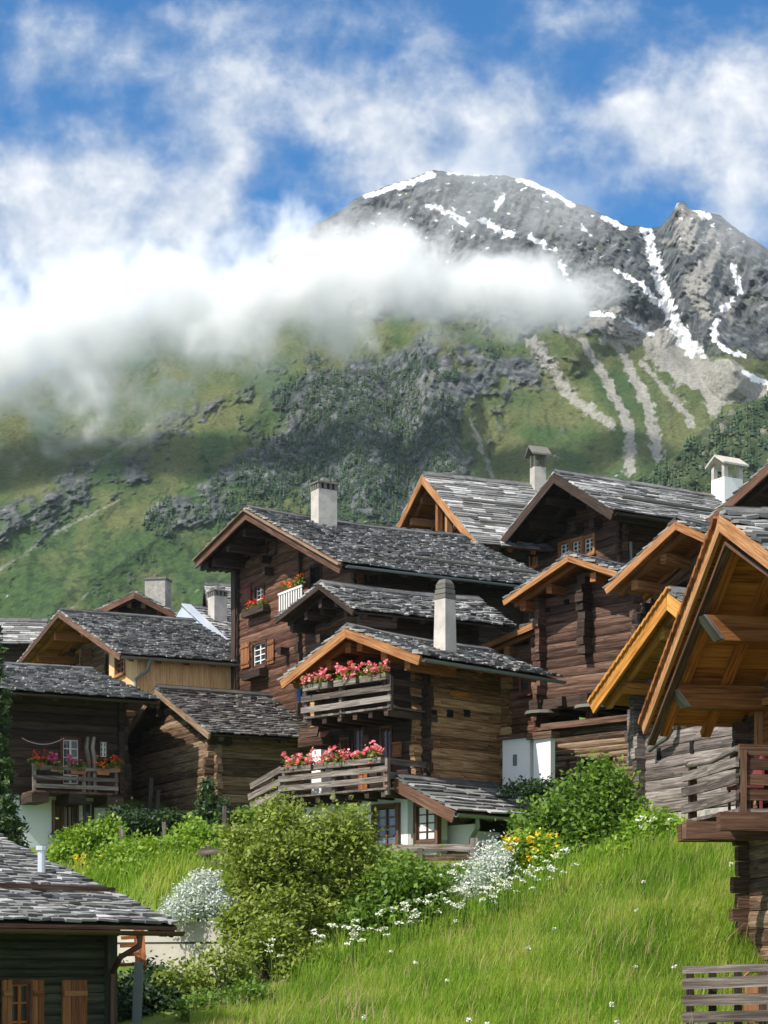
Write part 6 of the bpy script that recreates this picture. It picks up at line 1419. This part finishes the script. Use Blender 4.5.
# garden fence stump by the silvery bush
p = P(205,880,37.2); z = p.z
thing_bars('garden_fence', 'short grey fence of three boards above the silvery bush', 'fence', P(207,880,37.2), [('post','rail_wood',P(207.5,884,37.2),P(207.5,846,37.2),.11,.11)]+[('board','rail_wood',P(199,py,37.15),P(232,py-1,36.6),.05,.12) for py in (852,864,876)])
for px, py0, py1, lab in ((122,866,826,'thin grey wooden post standing among the garden weeds'),(165,848,822,'leaning wooden post at the foot of the hay barn'),(224,848,806,'tall thin post behind the big olive shrub')):
    thing_bars('wooden_post', lab, 'post', P(px,py0,40), [('post','rail_wood',P(px,py0,40),P(px+R(-2,2),py1,40),.08,.08)]); 
thing_bars('lattice_frame', 'brown open lattice frame beside the small conifer', 'frame', P(220,842,40.2), [('post','brown_board',P(216,845,40.2),P(216,824,40.2),.06,.06),('post','brown_board',P(228,845,40.2),P(228,823,40.2),.06,.06)]+[('bar','brown_board',P(216,py,40.2),P(228,py,40.2),.05,.06) for py in (827,834,841)])
# grey fence before the white ground floor
A_, B_ = 37.6, 37.0
thing_bars('terrace_fence', 'grey board fence with a square post before the white ground floor', 'fence', P(470,875,37), [('post','rail_wood',P(474,880,37),P(474,838,37),.14,.14),('post','rail_wood',P(420,872,38),P(420,848,38),.10,.10)]+[('board',m_,P(393,py+1,A_+.9),P(490,py,B_),.05,.13) for py,m_ in ((847,'rail_wood'),(857,'larch_tan'),(866,'rail_wood'))])
thing_bars('handrail', 'brown wooden handrail board sloping up beside the yellow blossom', 'railing', P(520,850,36), [('rail','larch_tan',P(507,839,36.4),P(546,818,37.2),.06,.15),('post','larch_tan',P(508,860,36.4),P(508,838,36.4),.07,.07)])
# near fence at the lower edge
e = empty('meadow_fence', P(725,1040,22.5)); tag(e, 'weathered grey plank fence across the meadow below the brown balcony', 'fence'); base = P(725,1040,22.5)
for py0, py1, h_ in ((970,966.5,.09),(984,980,.13),(1000.5,998,.13),(1017.5,1015,.13)):
    mb = MB(); n = 5; p0 = P(683,py0,22.6)-base; p1 = P(790,py1,22.0)-base; r = random.random()
    for i in range(n):
        q0 = p0.lerp(p1, i/n); q1 = p0.lerp(p1, (i+1)/n); 
    mb.bar(p0, p1, .045, h_, (0,0,1), r); mb.build('board', M['rail_wood'], e)
for px in (690, 712.5, 738, 763):
    mb = MB(); p0 = P(px,1042,22.75)-base; p1 = P(px,968,22.75)-base; mb.bar(p0, p1, .085, .085, (0,1,0)); mb.build('post', M['larch_black'], e)
# chair behind the fence: orange back in a red frame
cb = P(759,1020,23.4); e = tag(empty('garden_chair', cb), 'orange backed garden chair with red tube frame behind the plank fence', 'chair')
mb = MB(); pts = [(-.22,0,-.25),(-.22,.02,.35),(-.19,.04,.52),(-.1,.05,.6),(.1,.05,.6),(.19,.04,.52),(.22,.02,.35),(.22,0,-.25)]; mb.tube(pts, .018, 8); mb.build('frame', M['red_plastic'], e)
mb = MB(); mb.hexa([(-.19,.01,.05),(.19,.01,.05),(.19,.04,.05),(-.19,.04,.05),(-.16,.03,.54),(.16,.03,.54),(.16,.06,.54),(-.16,.06,.54)]); mb.build('backrest', M['shutter_orange'], e)
mb = MB(); mb.box(-.2,.2,-.4,.02,-.02,.02); mb.build('seat', M['shutter_orange'], e)
for sx in (-.2,.2): mb = MB(); mb.tube([(sx,-.36,-.02),(sx,-.40,-.48)], .016, 7); mb.build('leg', M['red_plastic'], e); mb = MB(); mb.tube([(sx*1.1,0,-.24),(sx*1.1,.08,-.48)], .016, 7); mb.build('leg', M['red_plastic'], e)
# wooden stair beside the green cottage
sb = P(127,975,28.3); e = tag(empty('wooden_steps', sb), 'orange brown wooden steps between the green cottage and the concrete wall', 'steps')
for k, (py, x0, x1) in enumerate(((938,122,137),(946,121,138),(955,120,139),(965,119,140))):
    mb = MB(); p0 = P(x0,py,28.6-.15*k)-sb; p1 = P(x1,py-1,28.6-.15*k)-sb; mb.bar(p0, p1, .24, .05); mb.build('tread', M['rust_wood'], e)
mb = MB(); mb.bar(P(139,930,28.7)-sb, P(141,968,28)-sb, .06, .16, (1,0,0)); mb.build('stringer', M['rust_wood'], e)
thing_bars('green_post', 'pale green post standing beside the wooden steps', 'post', P(135,1040,28), [('post','gutter',P(136,1045,28),P(139,962,28),.13,.10)])
